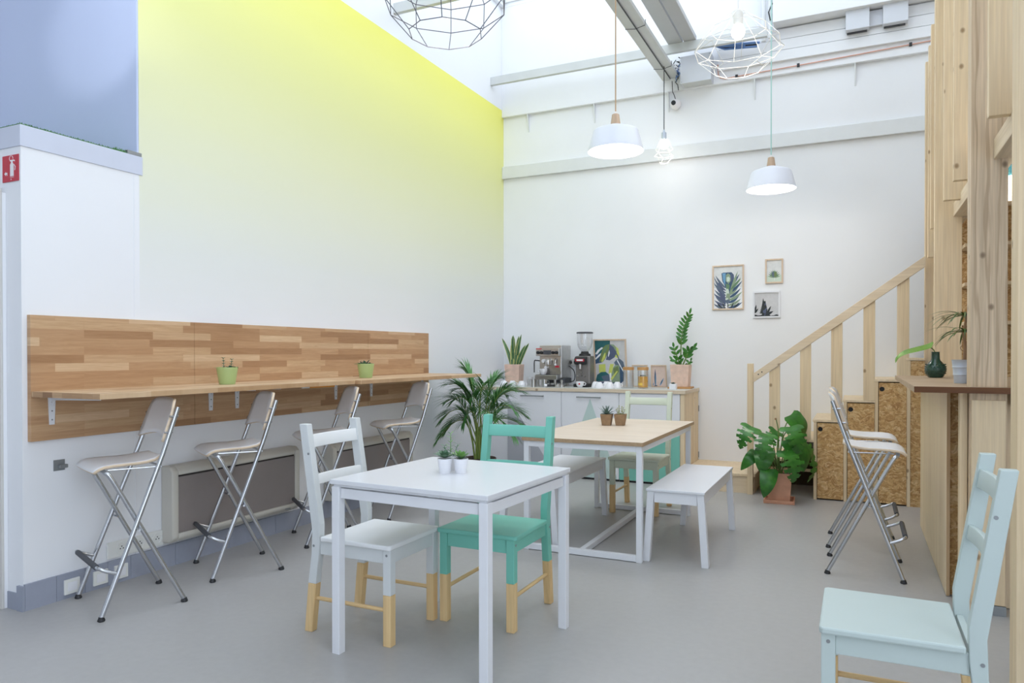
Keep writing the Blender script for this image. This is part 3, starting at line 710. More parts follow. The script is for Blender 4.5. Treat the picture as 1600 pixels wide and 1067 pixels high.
# ================================================================== TABLES
t = thing('square_table', 'white square dining table with square legs, in the left foreground', 'table', (-1.62, 2.828, -.003), math.radians(-3))
a = .39
MB().box(-a, -.385, .728, a, .385, .748).build('tabletop', WHITEM, t, bevel=.002)
MB().box(-a+.012, -.373, .718, a-.012, .373, .728).build('top_packing', WHITES, t)
for sx in (-1, 1):
    for sy in (-1, 1):
        x, y = sx*(a-.004), sy*.379
        MB().box(x, y, 0, x-sx*.04, y-sy*.04, .718).build('leg', WHITES, t, bevel=.003)
for sy in (-1, 1): MB().box(-a+.046, sy*.369, .668, a-.046, sy*.347, .711).build('apron', WHITES, t, bevel=.002)
for sx in (-1, 1): MB().box(sx*(a-.014), -.335, .668, sx*(a-.036), .335, .711).build('apron', WHITES, t, bevel=.002)

t = thing('long_table', 'long table with a pale ash top on a white square tube frame', 'table', (-1.575, 4.32, 0))
b = MB().box(-.405, 0, .713, .405, 1.54, .738); b.m = [0, 0, 1, 1, 1, 1]
b.build('tabletop', [ASHTOP, ASHEDGE], t, bevel=.0015)
q = .036
for y in (.012, 1.43):
    for s in (-1, 1): MB().box(s*.395, y, 0, s*(.395-q), y+q, .712).build('leg', WHITES, t, bevel=.002)
    MB().box(-.395+q, y, .004, .395-q, y+q, .004+q).build('floor_bar', WHITES, t, bevel=.002)
    MB().box(-.395+q, y, .712-q, .395-q, y+q, .712).build('top_bar', WHITES, t, bevel=.002)
for s in (-1, 1): MB().box(s*.395, .012+q, .712-q, s*(.395-q), 1.43, .712).build('top_bar', WHITES, t, bevel=.002)
MB().box(-.018, .012+q, .004, .018, 1.43, .004+q).build('floor_bar', WHITES, t, bevel=.002)

def bench(loc, w_, L, lab):
    t = thing('bench', lab, 'bench', loc, 0, 'white benches at the long table'); h = w_/2
    MB().box(-h, -L/2, .436, h, L/2, .452).build('seat', WHITEM, t, bevel=.003)
    for sx in (-1, 1):
        MB().box(sx*(h-.012), -L/2+.02, .368, sx*(h-.034), L/2-.02, .436).build('side_rail', WHITES, t, bevel=.002)
        for sy in (-1, 1):
            y = sy*(L/2-.008); yi = sy*(L/2-.05)
            T = [(sx*(h-.006), y), (sx*(h-.048), y), (sx*(h-.048), yi), (sx*(h-.006), yi)]; o = sx*.028
            B_ = [(x+o, yy) for x, yy in T]
            if sx*sy > 0: T, B_ = T[::-1], B_[::-1]
            MB().hexa([(x, yy, 0) for x, yy in B_[::-1]], [(x, yy, .436) for x, yy in T[::-1]]).build('leg', WHITES, t, bevel=.002)
    for sy in (-1, 1): MB().box(-h+.048, sy*(L/2-.012), .368, h-.048, sy*(L/2-.034), .436).build('end_rail', WHITES, t, bevel=.002)
    return t
bench((-.99, 4.93, 0), .355, 1.10, 'white bench on the right side of the long table, facing the monstera')
bench((-2.00, 5.00, 0), .40, 1.10, 'white bench on the far left side of the long table, behind the teal chair')

# ================================================================== KITCHEN COUNTER
YC = 7.0; ZC = .925
def cabinet(x0, x1, lab, hx=None, tri=None, m=0):
    t = thing('base_cabinet', lab, 'cabinet', (x0, YC, 0), 0, 'white kitchen base cabinets'); W = x1-x0
    MB().box(.002, .02, .0, W-.002, YB-YC-.005, .888).build('body', LACQ, t)
    MB().box(.002, .014, .0, W-.002, .0198, .02).build('toe_gap', BLACK, t)
    b = MB().box(.0015, 0, .022, W-.0015, .018, .886)
    if tri: b.prism(tri, 'y', -.0008, .0002, 1)
    d = b.build('door', [LACQ, m or LACQ], t)
    if hx:
        b = MB().tube([(hx[0], -.03, .838), (hx[1], -.03, .838)], .0065, 10)
        for x in (hx[0]+.01, hx[1]-.01): b.tube([(x, -.03, .838), (x, .002, .838)], .006, 8)
        b.build('handle', GREYM, d, smooth=50)
    return t
b = MB().box(XL+.001, YC+.004, 0, -3.375, YC+.02, .888); tag(b.build('filler_panel', LACQ), 'plain white filler panel between the left wall and the kitchen cabinets', 'panel')
cabinet(-3.373, -2.757, 'white base cabinet with a grey painted triangle at its left, behind the palm', (.165, .425), [(.0016, .023), (.55, .023), (.0016, .83)], PGREY)
cabinet(-2.755, -2.141, 'white base cabinet with a pale mint painted triangle below its handle', (.175, .43), [(-.0+.02, .023), (.60, .023), (.312, .822)], PMINT)
cabinet(-2.139, -1.532, 'white base cabinet with a teal painted lower half, behind the sage chair', None, [(.0016, .023), (.605, .023), (.605, .49), (.0016, .24)], PTEAL)
b = MB().box(-1.530, YC, 0, -1.490, YC+.43, .888); b.box(-1.5295, YC+.433, 0, -1.490, YB-.002, .888)
t = thing('end_panel', 'pale plywood end panel closing the right side of the kitchen counter', 'panel', (0, 0, 0))
MB().box(-1.530, YC, 0, -1.490, YC+.43, .888).build('front_board', PLY, t, bevel=.002)
d = MB().box(-1.530, YC+.433, .0, -1.486, YB-.012, .888).build('side_door', PLY, t, bevel=.002)
b = MB()
for z in (.2, .68): b.tube([(-1.483, YB-.016, z), (-1.483, YB-.016, z+.06)], .006, 8)
b.tube([(-1.4855, YC+.47, .83), (-1.484, YC+.47, .83)], .006, 8); b.build('hinge', GREYM, d)
b = MB().box(XL+.002, YC-.015, .889, -1.478, YB-.001, ZC); b.m = [0, 0, 1, 1, 1, 1]
tag(b.build('counter_worktop', [COUNTER, COUNTERE], bevel=.002), 'pale grey kitchen worktop with a wooden front edge along the back wall', 'worktop')

# ================================================================== STAIRCASE
YS = 6.89
t = thing('staircase', 'pine staircase with flat balusters and chipboard storage doors under the steps', 'stairs', (0, 0, 0))
MB().box(-.896, YS-.022, 0, -.846, YS+.04, 1.188).build('newel_post', PINE_Z, t, bevel=.002)
sl = (2.058-1.095)/(.484+.846)
def hz(x): return 1.058+sl*(x+.846)
hr = MB().hexa([(-.846, YS-.014, hz(-.846)-.04), (.512, YS-.014, hz(.512)-.045), (.512, YS+.034, hz(.512)-.045), (-.846, YS+.034, hz(-.846)-.04)],
               [(-.846, YS-.014, hz(-.846)+.04), (.512, YS-.014, hz(.512)+.045), (.512, YS+.034, hz(.512)+.045), (-.846, YS+.034, hz(-.846)+.04)]).build('handrail', PINE_X, t, bevel=.002)
b = MB()
for x in (-.80, -.77): b.tube([(x, YS-.016, hz(x)), (x, YS-.013, hz(x))], .006, 8)
b.build('screw', BLACK, hr)
for x, zb in ((-.664, .521), (-.406, .521), (-.155, .701), (.097, .881), (.351, 1.061)):
    MB().hexa([(x-.045, YS-.001, zb), (x+.045, YS-.001, zb), (x+.045, YS+.02, zb), (x-.045, YS+.02, zb)],
              [(x-.045, YS-.001, hz(x-.045)-.044), (x+.045, YS-.001, hz(x+.045)-.044), (x+.045, YS+.02, hz(x+.045)-.044), (x-.045, YS+.02, hz(x-.045)-.044)]).build('baluster', PINE_Z, t, bevel=.0015)
# landing
MB().box(-1.484, 6.905, .156, -.83, YB-.001, .178).build('landing', PLY, t, bevel=.002)
b = MB().box(-1.42, 6.92, 0, -.895, 6.94, .155); b.box(-.892, 6.918, 0, -.846, 6.94, .155)
b.build('landing_front', PINE_X, t, bevel=.0015)
MB().box(-1.475, 6.945, 0, -.842, YB-.003, .154).build('landing_body', PLY, t)
steps = [(-.83, -.585, .34), (-.585, -.335, .52), (-.335, -.095, .70), (-.095, .145, .88), (.145, .385, 1.06), (.385, .51, 1.24)]
for i, (x0, x1, z) in enumerate(steps):
    MB().box(x0-.012, YS-.004, z-.02, x1, YB-.002, z).build('tread', PLY, t, bevel=.0015)
    if i >= 2:
        MB().box(x0-.004, YS+.002, z-.182 if i > 2 else 0, x0+.016, YB-.003, z-.0205).build('riser', PLY, t)
b = MB().box(-.842, YB-.03, .18, -.335, YB-.004, .318); b.box(-.585, YS+.02, .342, -.565, YB-.004, .499); b.box(-.80, YS+.25, .20, -.34, YS+.27, .225)
b.build('open_carcass', PLY, t)
MB().box(-.842, 7.60, 0, -.336, 7.63, .32).build('back_board', plain('recess_shade_plywood', (70, 58, 46), .9), t)  # shade of the open recess put into the board's dark colour
for i, (x0, x1, z) in enumerate(steps[2:], 2):
    MB().box(x0-.004, YS-.002, 0, x0+.022, YS+.03, z-.021).build('stile', PINE_Z, t, bevel=.0015)
    if i < 5:
        W = x1-x0; c = (x0+.05, z-.082); r = .020
        n = 20; b = MB(); X0, X1, Z0, Z1 = x0+.026, x1-.006, .012, z-.028; y0, y1 = YS+.004, YS+.02
        circ = [(c[0]+r*math.cos(-math.pi/4+2*math.pi*k/n), c[1]+r*math.sin(-math.pi/4+2*math.pi*k/n)) for k in range(n)]
        cor = [(X1, Z0), (X1, Z1), (X0, Z1), (X0, Z0)]
        for y in (y0, y1):
            o = len(b.v); b.v += [(p[0], y, p[1]) for p in circ]+[(p[0], y, p[1]) for p in cor]
            for k in range(4):
                seg = [k*5+j for j in range(6)]; f = [o+(j % n) for j in seg]+[o+n+(k+1) % 4, o+n+k]
                b.f.append(tuple(f[::-1] if y == y0 else f)); b.m.append(0)
        o2 = n+4; b.f += [(n+k, n+(k+1) % 4, o2+n+(k+1) % 4, o2+n+k) for k in range(4)]; b.m += [0]*4
        b.f += [(k, o2+k, o2+(k+1) % n, (k+1) % n) for k in range(n)]; b.m += [1]*n
        d = b.build('storage_door', [OSB, BLACK], t)
        MB().lathe([(.001, 0), (.0198, 0), (.0198, .002), (.001, .002)], 20).move(Matrix.Translation((c[0], YS+.0205, c[1])) @ Matrix.Rotation(-math.pi/2, 4, 'X')).build('finger_hole', BLACK, d)
        MB().box(X0, YS+.024, 0.01, X1, YB-.01, z-.03).build('cabinet_body', plain('dark_inside', (60, 50, 40), .9) if i == 2 else bpy.data.materials['dark_inside'], t)
    else:
        MB().box(x0+.022, YS+.004, .0, x1, YS+.02, z-.022).build('side_panel', OSB, t)

# ================================================================== TIMBER WALL AND BAR ON THE RIGHT
PX = .515
TF = thing('timber_frame', 'pale timber frame of posts and hanging slats carrying the mezzanine on the right', 'timber frame', (.6, 3.12, 0))
def tf(b, name, mat): b.move(Matrix.Translation((-.6, -3.12, 0))); return b.build(name, mat, TF, bevel=.003)
def post(y, x0, x1, z0, z1, d, lab, mat=PINE_Z):
    b = MB().box(x0, y, z0, x1, y+d, z1); p = tf(b, 'post', mat)
post(3.12, .519, .66, 0, 4.2, .12, 'pale timber post at the right edge of the photo, nearest the camera')
post(4.215, .507, .662, 0, 4.2, .12, 'wide knotty grey pine post standing at the near end of the bar', POST_Z)
post(6.18, .518, .692, 0, 4.2, .075, 'wide pine post behind the green vase and dracaena')
post(7.0, .516, .69, 0, 3.72, .06, 'narrow looking timber post nearest the back wall by the handrail end')
def slat(y, z0, z1, lab, x0=PX, d=.045):
    b = MB().box(x0, y, z0, x0+.145, y+d, z1); tf(b, 'hanging_slat', PINE_Z)
slat(3.77, 2.315, 4.2, 'hanging pine slat nearest the camera, in front of the knotty grey post', .519)
slat(5.15, 2.33, 4.2, 'hanging pine slat just left of the knotty grey post', .530)
slat(5.77, 2.327, 4.2, 'hanging pine slat second to the left of the knotty grey post', .536)
slat(6.5, 2.249, 3.83, 'hanging pine slat just behind the wide pine post', .517)
slat(6.8, 2.061, 3.78, 'lowest hanging pine slat, next to the post at the back wall', .523)
for y0, y1, x, z, lab in ((3.24, 4.214, .602, 2.225, 'pine beam joining the edge post to the knotty grey post'), (4.336, 6.179, .635, 2.275, 'pine beam joining the knotty grey post to the post behind the vase'), (6.256, 6.999, .635, 2.275, 'short pine beam between the two farthest posts')):
    b = MB().box(x, y0, z, x+.10, y1, z+.10); tf(b, 'beam', PINE_Y)
b = MB().box(.80, 2.4, 2.50, 2.39, 7.66, 2.62)
for k in range(8): b.box(.80, 2.6+.62*k, 2.36, 2.39, 2.66+.62*k, 2.4995)
struct(b.build('trim_11', [PLY]), 'timber deck of the mezzanine behind the slats', 'deck')
# bar
b = MB()
for x0, y0, x1, y1 in ((.262, 4.165, .504, 6.175), (.504, 4.165, .665, 4.212), (.504, 4.338, 1.02, 6.175), (.665, 4.165, 1.02, 4.338)): b.box(x0, y0, 1.084, x1, y1, 1.114)
b.m = [0, 0, 1, 1, 0, 0]*4
t = thing('bar_counter', 'wooden bar with a brown top and pale plywood front at the right', 'bar', (0, 0, 0))
b.build('bar_top', [BARTOP, BAREDGE], t)
b = MB().box(.430, 4.43, .004, .446, 6.16, 1.083); b.m = [1, 0, 1, 1, 0, 0]
b.build('front_panel', [PLY, PLYE], t)
MB().box(.447, 4.46, .004, .506, 4.476, 1.083).build('end_panel', OSB, t)
MB().box(.470, 4.27, .004, .504, 4.33, 1.083).build('corner_batten', PINE_Z, t, bevel=.002)
MB().box(.665, 4.34, .004, .95, 4.36, 1.083).build('end_board', PLY, t)
MB().box(.512, 4.201, .05, .655, 4.2145, 1.05).build('end_plank', PINE_Z, t, bevel=.002)
b = MB().box(.70, 4.17, 1.02, .76, 4.34, 1.083); b.build('support_block', PINE_Z, t)
b = MB().box(.600, 4.20, .0, .66, 4.2145, .047); tag(b.build('post_bracket', GREYM, bevel=.001), 'small silver angle bracket at the foot of the knotty grey post', 'bracket')
# things behind the bar glimpsed beside the knotty post
b = MB()
for z in (1.5, 1.8, 2.1): b.box(.75, 6.55, z, 2.39, 6.858, z+.025)
tag(b.build('bar_shelf', PLY), 'pine shelves on the wall behind the bar', 'shelf')
t = thing('hanging_lamp', 'glowing white lamp with a blue cap glimpsed right of the knotty grey post', 'lamp', (.803, 4.98, 2.29))
MB().lathe([(.001, -.13), (.05, -.13), (.06, -.12), (.06, -.01), (.03, 0), (.001, 0)], 24).build('lamp_globe', emit('warm_lamp', (255, 236, 206), 6), t, smooth=40)
MB().lathe([(.03, 0), (.036, .005), (.030, .07), (.012, .085), (.001, .085)], 20, caps=False).build('lamp_cap', BLUEB, t, smooth=40)
MB().tube([(0, 0, .08), (0, 0, .21)], .004, 6).build('cord', CORDG, t)
lamp_light('lamp_light', (.25, .3, -.2), 20, (1, .78, .52)).parent = t
# ================================================================== PLANTS
def pot_lathe(t, mat, rb, rtop, h, soil=SOIL, name='pot', rim=0, n=28, z0=0, wall=.005):
    pr = [(rb, 0), (rtop, h)] if not rim else [(rb, 0), (rtop-rim*.3, h-.02), (rtop, h-.012), (rtop, h)]
    b = MB().lathe([(.001, 0)]+pr+[(rtop-wall, h), (rtop-wall-.002, h-.012), (.001, h-.012)], n, (0, 0, z0), caps=False)
    p = b.build(name, mat, t, smooth=40)
    if soil: MB().lathe([(.001, h-.011), (rtop-wall-.002, h-.011)], n, (0, 0, z0), caps=False).build('soil', soil, p)
    return p
def square_pot(t, mat, w0, w1, h, z0=0, wall=.012, soil=True):
    a, c = w0/2, w1/2; i = c-wall
    q = lambda s, z: [(-s, -s, z), (s, -s, z), (s, s, z), (-s, s, z)]
    b = MB(); b.v = q(a, z0)+q(c, z0+h)+q(i, z0+h)+q(i, z0+h-.02)
    for k in range(3):
        for j in range(4): b.f.append((4*k+j, 4*k+(j+1) % 4, 4*k+4+(j+1) % 4, 4*k+4+j))
    b.f += [(3, 2, 1, 0), (12, 13, 14, 15)]; b.m = [0]*len(b.f)
    p = b.build('pot', mat, t, bevel=.004)
    if soil: MB().box(-i, -i, z0+h-.021, i, i, z0+h-.019).build('soil', SOIL, p)
    return p

# areca palm
t = thing('areca_palm', 'tall feathery palm in a brown pot on the floor beside the oak shelf end', 'plant', (-3.24, 6.12, 0))
pot_lathe(t, plain('brown_plastic_pot', (112, 86, 76), .6, var=.05), .12, .155, .29, rim=.01, z0=0)
rg = random.Random(11)
RT = Vector((.903, .4285, 0)); FW = Vector((-.4285, .903, 0))     # across and away, used to spread the fronds evenly
fr = [(-.30, .78, .1), (-.36, .42, .0), (-.25, .62, -.15), (-.14, .92, .1), (-.33, .60, .2), (.05, .80, -.2), (.16, .84, .1), (.26, .74, -.1), (.34, .70, .1), (.30, .52, -.2), (-.40, .22, -.05), (-.33, .30, .1), (.40, .30, .0), (.30, .26, -.2), (.0, .72, .2), (-.08, .66, -.3), (.14, .60, .3), (.37, .46, .1), (-.16, .40, -.25), (.10, .46, -.3), (.22, .66, .25), (-.20, .74, -.1)]
for k, (ex, ez, ey) in enumerate(fr):
    end = RT*ex*(1.15 if ex > 0 else 1.0)+FW*(ey if ex > 0 else ey*.5); base = Vector((rg.uniform(-.04, .04), rg.uniform(-.04, .04), .275)); top = Vector((end.x, end.y, .28+ez*.94))
    apex = base.lerp(top, .52)+Vector((0, 0, .14+.10*(1-min(1, ez))+rg.uniform(0, .05)))-(end*.13)
    P = bez([base, base.lerp(apex, .5)-end*.06, apex, apex.lerp(top, .55)+Vector((0, 0, .035)), top-Vector((0, 0, .03))], 8)
    f = MB(); n = len(P)
    f.tube(P, [.006*(1-.7*i/(n-1))+.001 for i in range(n)], 6, 1)
    s0 = int(n*.40)
    for i in range(s0, n):
        for sub in ((0, .5) if i % 2 else (0,)):
            if i+sub > n-1: continue
            a = P[i] if sub == 0 else P[i].lerp(P[i+1], .5)
            d = (P[min(i+1, n-1)]-P[max(i-1, 0)]).normalized(); u = (i+sub-s0)/(n-1-s0)
            sd = d.cross(Vector((0, 0, 1))); sd = sd.normalized() if sd.length > .1 else RT.copy()
            L = (.23*math.sin(math.pi*(.20+.68*u)))*rg.uniform(.85, 1.15)
            for s in (-1, 1):
                dd = (sd*s*(1.0-.45*u)+d*(.75+.4*u)+Vector((0, 0, .25+rg.uniform(-.1, .1)))).normalized()
                f.leaf(a, dd, L, .0095, .5+rg.uniform(0, .5), (0, 0, 1), 5, 0, .3, lambda u: min(1, (1-u)*2.2, .35+u*3))
    f.build('frond', [PALM, PALMS], t, smooth=70)
b = MB()
for k in range(7):
    x, y = rg.uniform(-.045, .045), rg.uniform(-.045, .045); b.tube([(x, y, .27), (x*.9, y*.9, .45), (x*1.1, y*1.1, .60+rg.uniform(-.06, .06))], [.009, .007, .004], 8)
b.build('stem_cluster', PALMS, t, smooth=60)

# swiss cheese plant by the stairs
t = thing('monstera', 'large leaved swiss cheese plant in a square terracotta pot at the foot of the stairs', 'plant', (-.60, 6.66, 0), .06)
square_pot(t, TERRA, .175, .205, .235, .022)
MB().box(-.125, -.125, 0, .125, .125, .008).box(-.125, -.125, .008, -.113, .125, .03).box(.113, -.125, .008, .125, .125, .03).box(-.113, -.125, .008, .113, -.113, .03).box(-.113, .113, .008, .113, .125, .03).build('saucer', TERRA, t, bevel=.003)
b = MB().lathe([(.001, 0), (.026, 0), (.026, .002), (.001, .002)], 18).move(Matrix.Translation((-.056, -.1035, .212)) @ Matrix.Rotation(math.pi/2, 4, 'X')); st_ = b.build('round_sticker', RED, t)
MB().box(-.07, -.1065, .196, -.045, -.1057, .204).build('sticker_mark', SIGNW, st_)
def monstera_leaf(base, tip, wid, nor, split, sag=.06):
    b = MB(); base, tip, nor = Vector(base), Vector(tip), Vector(nor).normalized(); ax = tip-base; L = ax.length; ax.normalize()
    sd = ax.cross(nor).normalized(); nor = sd.cross(ax).normalized(); N = 28 if split else 12
    def hw(t_): return wid*.5*min(1, (t_+.10)*5.0)**.5*(1-t_**2.2)**.8
    mid = lambda t_: base+ax*L*t_+nor*(sag*math.sin(math.pi*t_)-.09*L*t_*t_)
    rows = []
    for i in range(N+1):
        t_ = i/N; w_ = max(.002, hw(t_)); m_ = mid(t_)
        rows.append([m_+sd*w_*u+nor*(.10*w_*abs(u)-.22*w_*u*u) + (ax*(-.16*w_*abs(u)) if t_ < .25 else ax*.10*w_*abs(u)) for u in (-1, -.62, -.3, 0, .3, .62, 1)])
    o = len(b.v); c = 7; b.v = [tuple(p) for r in rows for p in r]
    for i in range(N):
        slit = split and 3 < i < N-3 and i % 6 in (0, 1, 2)
        for j in range(6):
            if slit and j in (0, 5): continue
            if slit and j in (1, 4) and i % 6 in (1,): continue
            b.f.append((i*c+j, i*c+j+1, (i+1)*c+j+1, (i+1)*c+j)); b.m.append(0)
    return b
R3 = Vector((.903, .4285, 0)); F3 = Vector((-.4285, .903, 0))
def mp(dx, z, dy=0): p = R3*dx+F3*dy; return Vector((p.x, p.y, z))
ML = [((.09, .75, -.02), (.20, .53, -.03), .21, (.4, -.9, .3), 0), ((.03, .66, -.14), (.07, .44, -.22), .22, (0, -1, .5), 1), ((-.25, .65, -.02), (-.37, .47, -.05), .19, (-.4, -.8, .5), 1),
      ((-.17, .60, -.12), (-.24, .40, -.2), .20, (-.2, -1, .6), 1), ((-.19, .42, .02), (-.34, .28, 0), .12, (-.3, -.9, .4), 0), ((-.15, .46, -.06), (-.20, .26, -.1), .17, (-.4, -.9, .2), 0),
      ((-.13, .30, -.1), (-.19, .06, -.13), .15, (-.3, -.95, .1), 0), ((.0, .46, -.17), (.03, .20, -.22), .23, (0, -1, .35), 1), ((.06, .55, -.08), (.17, .28, -.14), .25, (.3, -.95, .3), 0),
      ((.16, .50, .0), (.30, .34, .0), .19, (.3, -.8, .6), 1), ((.27, .42, .03), (.27, .16, .0), .13, (.5, -.8, .2), 1),       ((.02, .60, .1), (-.06, .48, .12), .15, (0, -.8, .6), 1), ((.15, .62, .08), (.27, .50, .12), .17, (.2, -.8, .6), 1)]
for k, (a, c, wd, nr, sp) in enumerate(ML):
    A, Cc = mp(*a), mp(*c); nv = R3*nr[0]+F3*nr[1]+Vector((0, 0, nr[2]))
    l = monstera_leaf(A, Cc, wd, nv, sp).build('leaf', MONST, t, smooth=60)
    st0 = Vector((rg.uniform(-.03, .03), rg.uniform(-.03, .03), .24))
    pk = st0.lerp(A, .55)+Vector((0, 0, .10))
    MB().tube(bez([st0, st0.lerp(pk, .6), pk, A], 5), .0045, 6).build('leaf_stalk', MSTEM, t, smooth=60)
MB().tube(bez([(0, 0, .24), mp(-.02, .42), mp(-.01, .60), mp(-.03, .71)], 5), [.006]*11+[.004]*5, 6).build('leaf_stalk', MSTEM, t, smooth=60)
MB().sphere(mp(-.035, .715), .010, 8).build('dry_tip', BARK, t)

# snake plant on the counter
t = thing('snake_plant', 'snake plant with yellow edged leaves in a square pinkish pot in the counter corner', 'plant', (-3.49, 7.42, ZC), .1)
square_pot(t, TERRAM, .155, .178, .235)
for ex, ey, L, lean, yaw in ((-.03, 0, .33, -.40, .2), (-.015, .03, .35, -.05, .5), (.0, -.02, .34, .0, -.2), (.012, .01, .34, .06, .3), (.03, .0, .36, .2, -.3), (-.01, -.035, .26, -.06, .1), (.045, .02, .27, .40, .2), (.04, -.02, .25, .46, -.2), (.015, -.035, .27, .1, .2)):
    rows = []; sd = Vector((math.cos(yaw), math.sin(yaw), 0)); b = MB()
    for i in range(9):
        u = i/8; hw = .023*(math.sin(math.pi*(.22+.72*u))**.6) if i < 8 else .001
        c = Vector((ex+lean*L*u*(.6+.4*u), ey+.05*u*math.sin(yaw*5), .215+L*u*math.cos(lean*.7)))
        nv = Vector((-math.sin(yaw), math.cos(yaw), 0)); rows.append([c+sd*hw*q+nv*abs(q)*hw*-.35 for q in (-1, -.78, -.3, .3, .78, 1)])
    b.grid(rows, 0, [1, 0, 0, 0, 1]); b.build('leaf', [SNAKE, SNAKEY], t, smooth=60)
# zz plant on the counter
t = thing('zz_plant', 'dark green zz plant in a square pink terracotta pot on the counter end', 'plant', (-1.615, 7.42, ZC), .05)
square_pot(t, TERRAP, .165, .190, .225, .018)
MB().box(-.115, -.11, 0, .115, .11, .018).build('saucer', CORK, t, bevel=.003)
def zz_stem(pts, n, Lf, wd, st, start=.3):
    P = bez(pts, 6); N = len(P); b = MB().tube(P, [.008*(1-.6*i/(N-1)) for i in range(N)], 7, 1)
    for k in range(n):
        u = start+(1-start)*k/(n-1); i = min(N-2, int(u*(N-1))); p = P[i].lerp(P[i+1], u*(N-1)-i); d = (P[i+1]-P[i]).normalized()
        for s in ((-1, 1) if k < n-1 else (0,)):
            sd = (R3*s+F3*rg.uniform(-.7, .3)).normalized() if s else Vector((0, 0, 1))
            b.leaf(p, (sd*.8+d*.8).normalized(), Lf*(1-.35*u)*rg.uniform(.9, 1.1), wd*(1-.3*u), .3, -F3 if s else F3, 5, 0, .15)
    b.build('stem', [ZZ, MSTEM], t, smooth=60)
zz_stem([(0, 0, .22), mp(.0, .42), mp(.02, .60), mp(.09, .76)], 10, .10, .036, .3, .38)
zz_stem([(-.01, 0, .22), mp(-.03, .30, .0), mp(-.06, .37), mp(-.075, .42)], 4, .085, .036, .2)
zz_stem([(.01, 0, .22), mp(.05, .32, -.02), mp(.08, .38), mp(.13, .41)], 5, .095, .042, .2)
zz_stem([(.0, 0, .22), mp(-.05, .27, -.04), mp(-.09, .29)], 3, .08, .034, .2); zz_stem([(.0, 0, .22), mp(.06, .25, -.03), mp(.10, .28)], 3, .07, .03, .2)

def rosette(t, z, n, L, wd, mat, rings=3, up=.5, name='rosette', c=(0, 0), rgx=None):
    b = MB(); g = rgx or rg
    for r in range(rings):
        m = max(4, n-2*r)
        for k in range(m):
            a = 2*math.pi*(k+.5*(r % 2))/m+g.uniform(-.15, .15); el = up+.42*r
            d = Vector((math.cos(a)*math.cos(el), math.sin(a)*math.cos(el), math.sin(el)))
            b.leaf((c[0]+.004*math.cos(a), c[1]+.004*math.sin(a), z), d, L*(1-.18*r)*g.uniform(.85, 1.1), wd, -.1, (0, 0, 1), 5, 0, .35)
    return b.build(name, mat, t, smooth=60)
def sprig(t, base, top, n, Lf, wd, mat, name='sprig'):
    b = MB(); A, B_ = Vector(base), Vector(top); b.tube([A, A.lerp(B_, .5)+Vector((.002, 0, 0)), B_], .0018, 5, 0)
    for k in range(n):
        p = A.lerp(B_, (k+1)/n); a0 = k*1.57
        for a in (a0, a0+math.pi): b.leaf(p, (math.cos(a), math.sin(a), .5), Lf, wd, .1, (0, 0, 1), 4, 0, .3)
    return b.build(name, mat, t, smooth=60)
# green pots on the shelf
t = thing('succulent_pot', 'apple green pot with two upright jade sprigs on the oak shelf', 'plant', (-3.49, 3.28, 1.0935))
pot_lathe(t, GREENPOT, .046, .062, .105, rim=.004); MB().lathe([(.0475, .004), (.050, .02), (.0505, .022)], 28, caps=False).build('base_band', GREENPOT, t, smooth=50)
sprig(t, (-.018, -.01, .09), (-.02, -.012, .158), 4, .018, .011, SUCC); sprig(t, (.018, .01, .09), (.022, .015, .15), 4, .018, .012, SUCC)
rosette(t, .096, 6, .035, .018, SUCC, 2, .25, c=(.0, .02)); rosette(t, .096, 5, .03, .016, SUCC, 2, .2, c=(.03, .03)); rosette(t, .095, 5, .03, .014, SUCG, 1, .3, c=(-.03, -.03))
t = thing('succulent_pot', 'apple green pot with a low spreading succulent on the far part of the oak shelf', 'plant', (-3.45, 4.62, 1.0935))
pot_lathe(t, GREENPOT, .048, .064, .11, rim=.004); MB().lathe([(.0495, .004), (.052, .02), (.0525, .022)], 28, caps=False).build('base_band', GREENPOT, t, smooth=50)
rosette(t, .10, 7, .055, .022, SUCC, 2, .25, c=(-.015, -.01)); rosette(t, .10, 6, .035, .018, SUCC, 2, .3, c=(.02, .02)); rosette(t, .10, 5, .05, .018, SUCD, 1, .8, c=(-.01, .01)); rosette(t, .10, 5, .055, .02, SUCG, 1, .15, c=(-.03, -.02))
# trio of white pots on the white table
for (x, y, lab) in ((-1.668, 2.812, 'left of the small white pots on the white table, holding a grey green rosette'), (-1.602, 2.842, 'right of the small white pots on the white table, holding a bright green rosette'), (-1.690, 2.895, 'rear of the three small white pots on the white table, with a tall bright sprig')):
    t = thing('mini_succulent', lab, 'plant', (x, y, .7425), 0, 'small white succulent pots on the white table')
    pot_lathe(t, WHITEPOT, .0235, .0335, .068, wall=.003)
    if 'grey green' in lab: rosette(t, .070, 7, .055, .025, SUCC, 3, .35)
    elif 'bright green ros' in lab: rosette(t, .068, 9, .050, .019, SUCG, 3, .55); rosette(t, .064, 5, .05, .012, SUCC, 1, .5)
    else:
        sprig(t, (0, 0, .05), (.012, -.012, .17), 6, .03, .006, SUCG); sprig(t, (-.01, 0, .05), (-.03, -.0, .11), 5, .022, .012, SUCC); sprig(t, (.01, .0, .05), (.035, .012, .12), 5, .03, .006, SUCC)
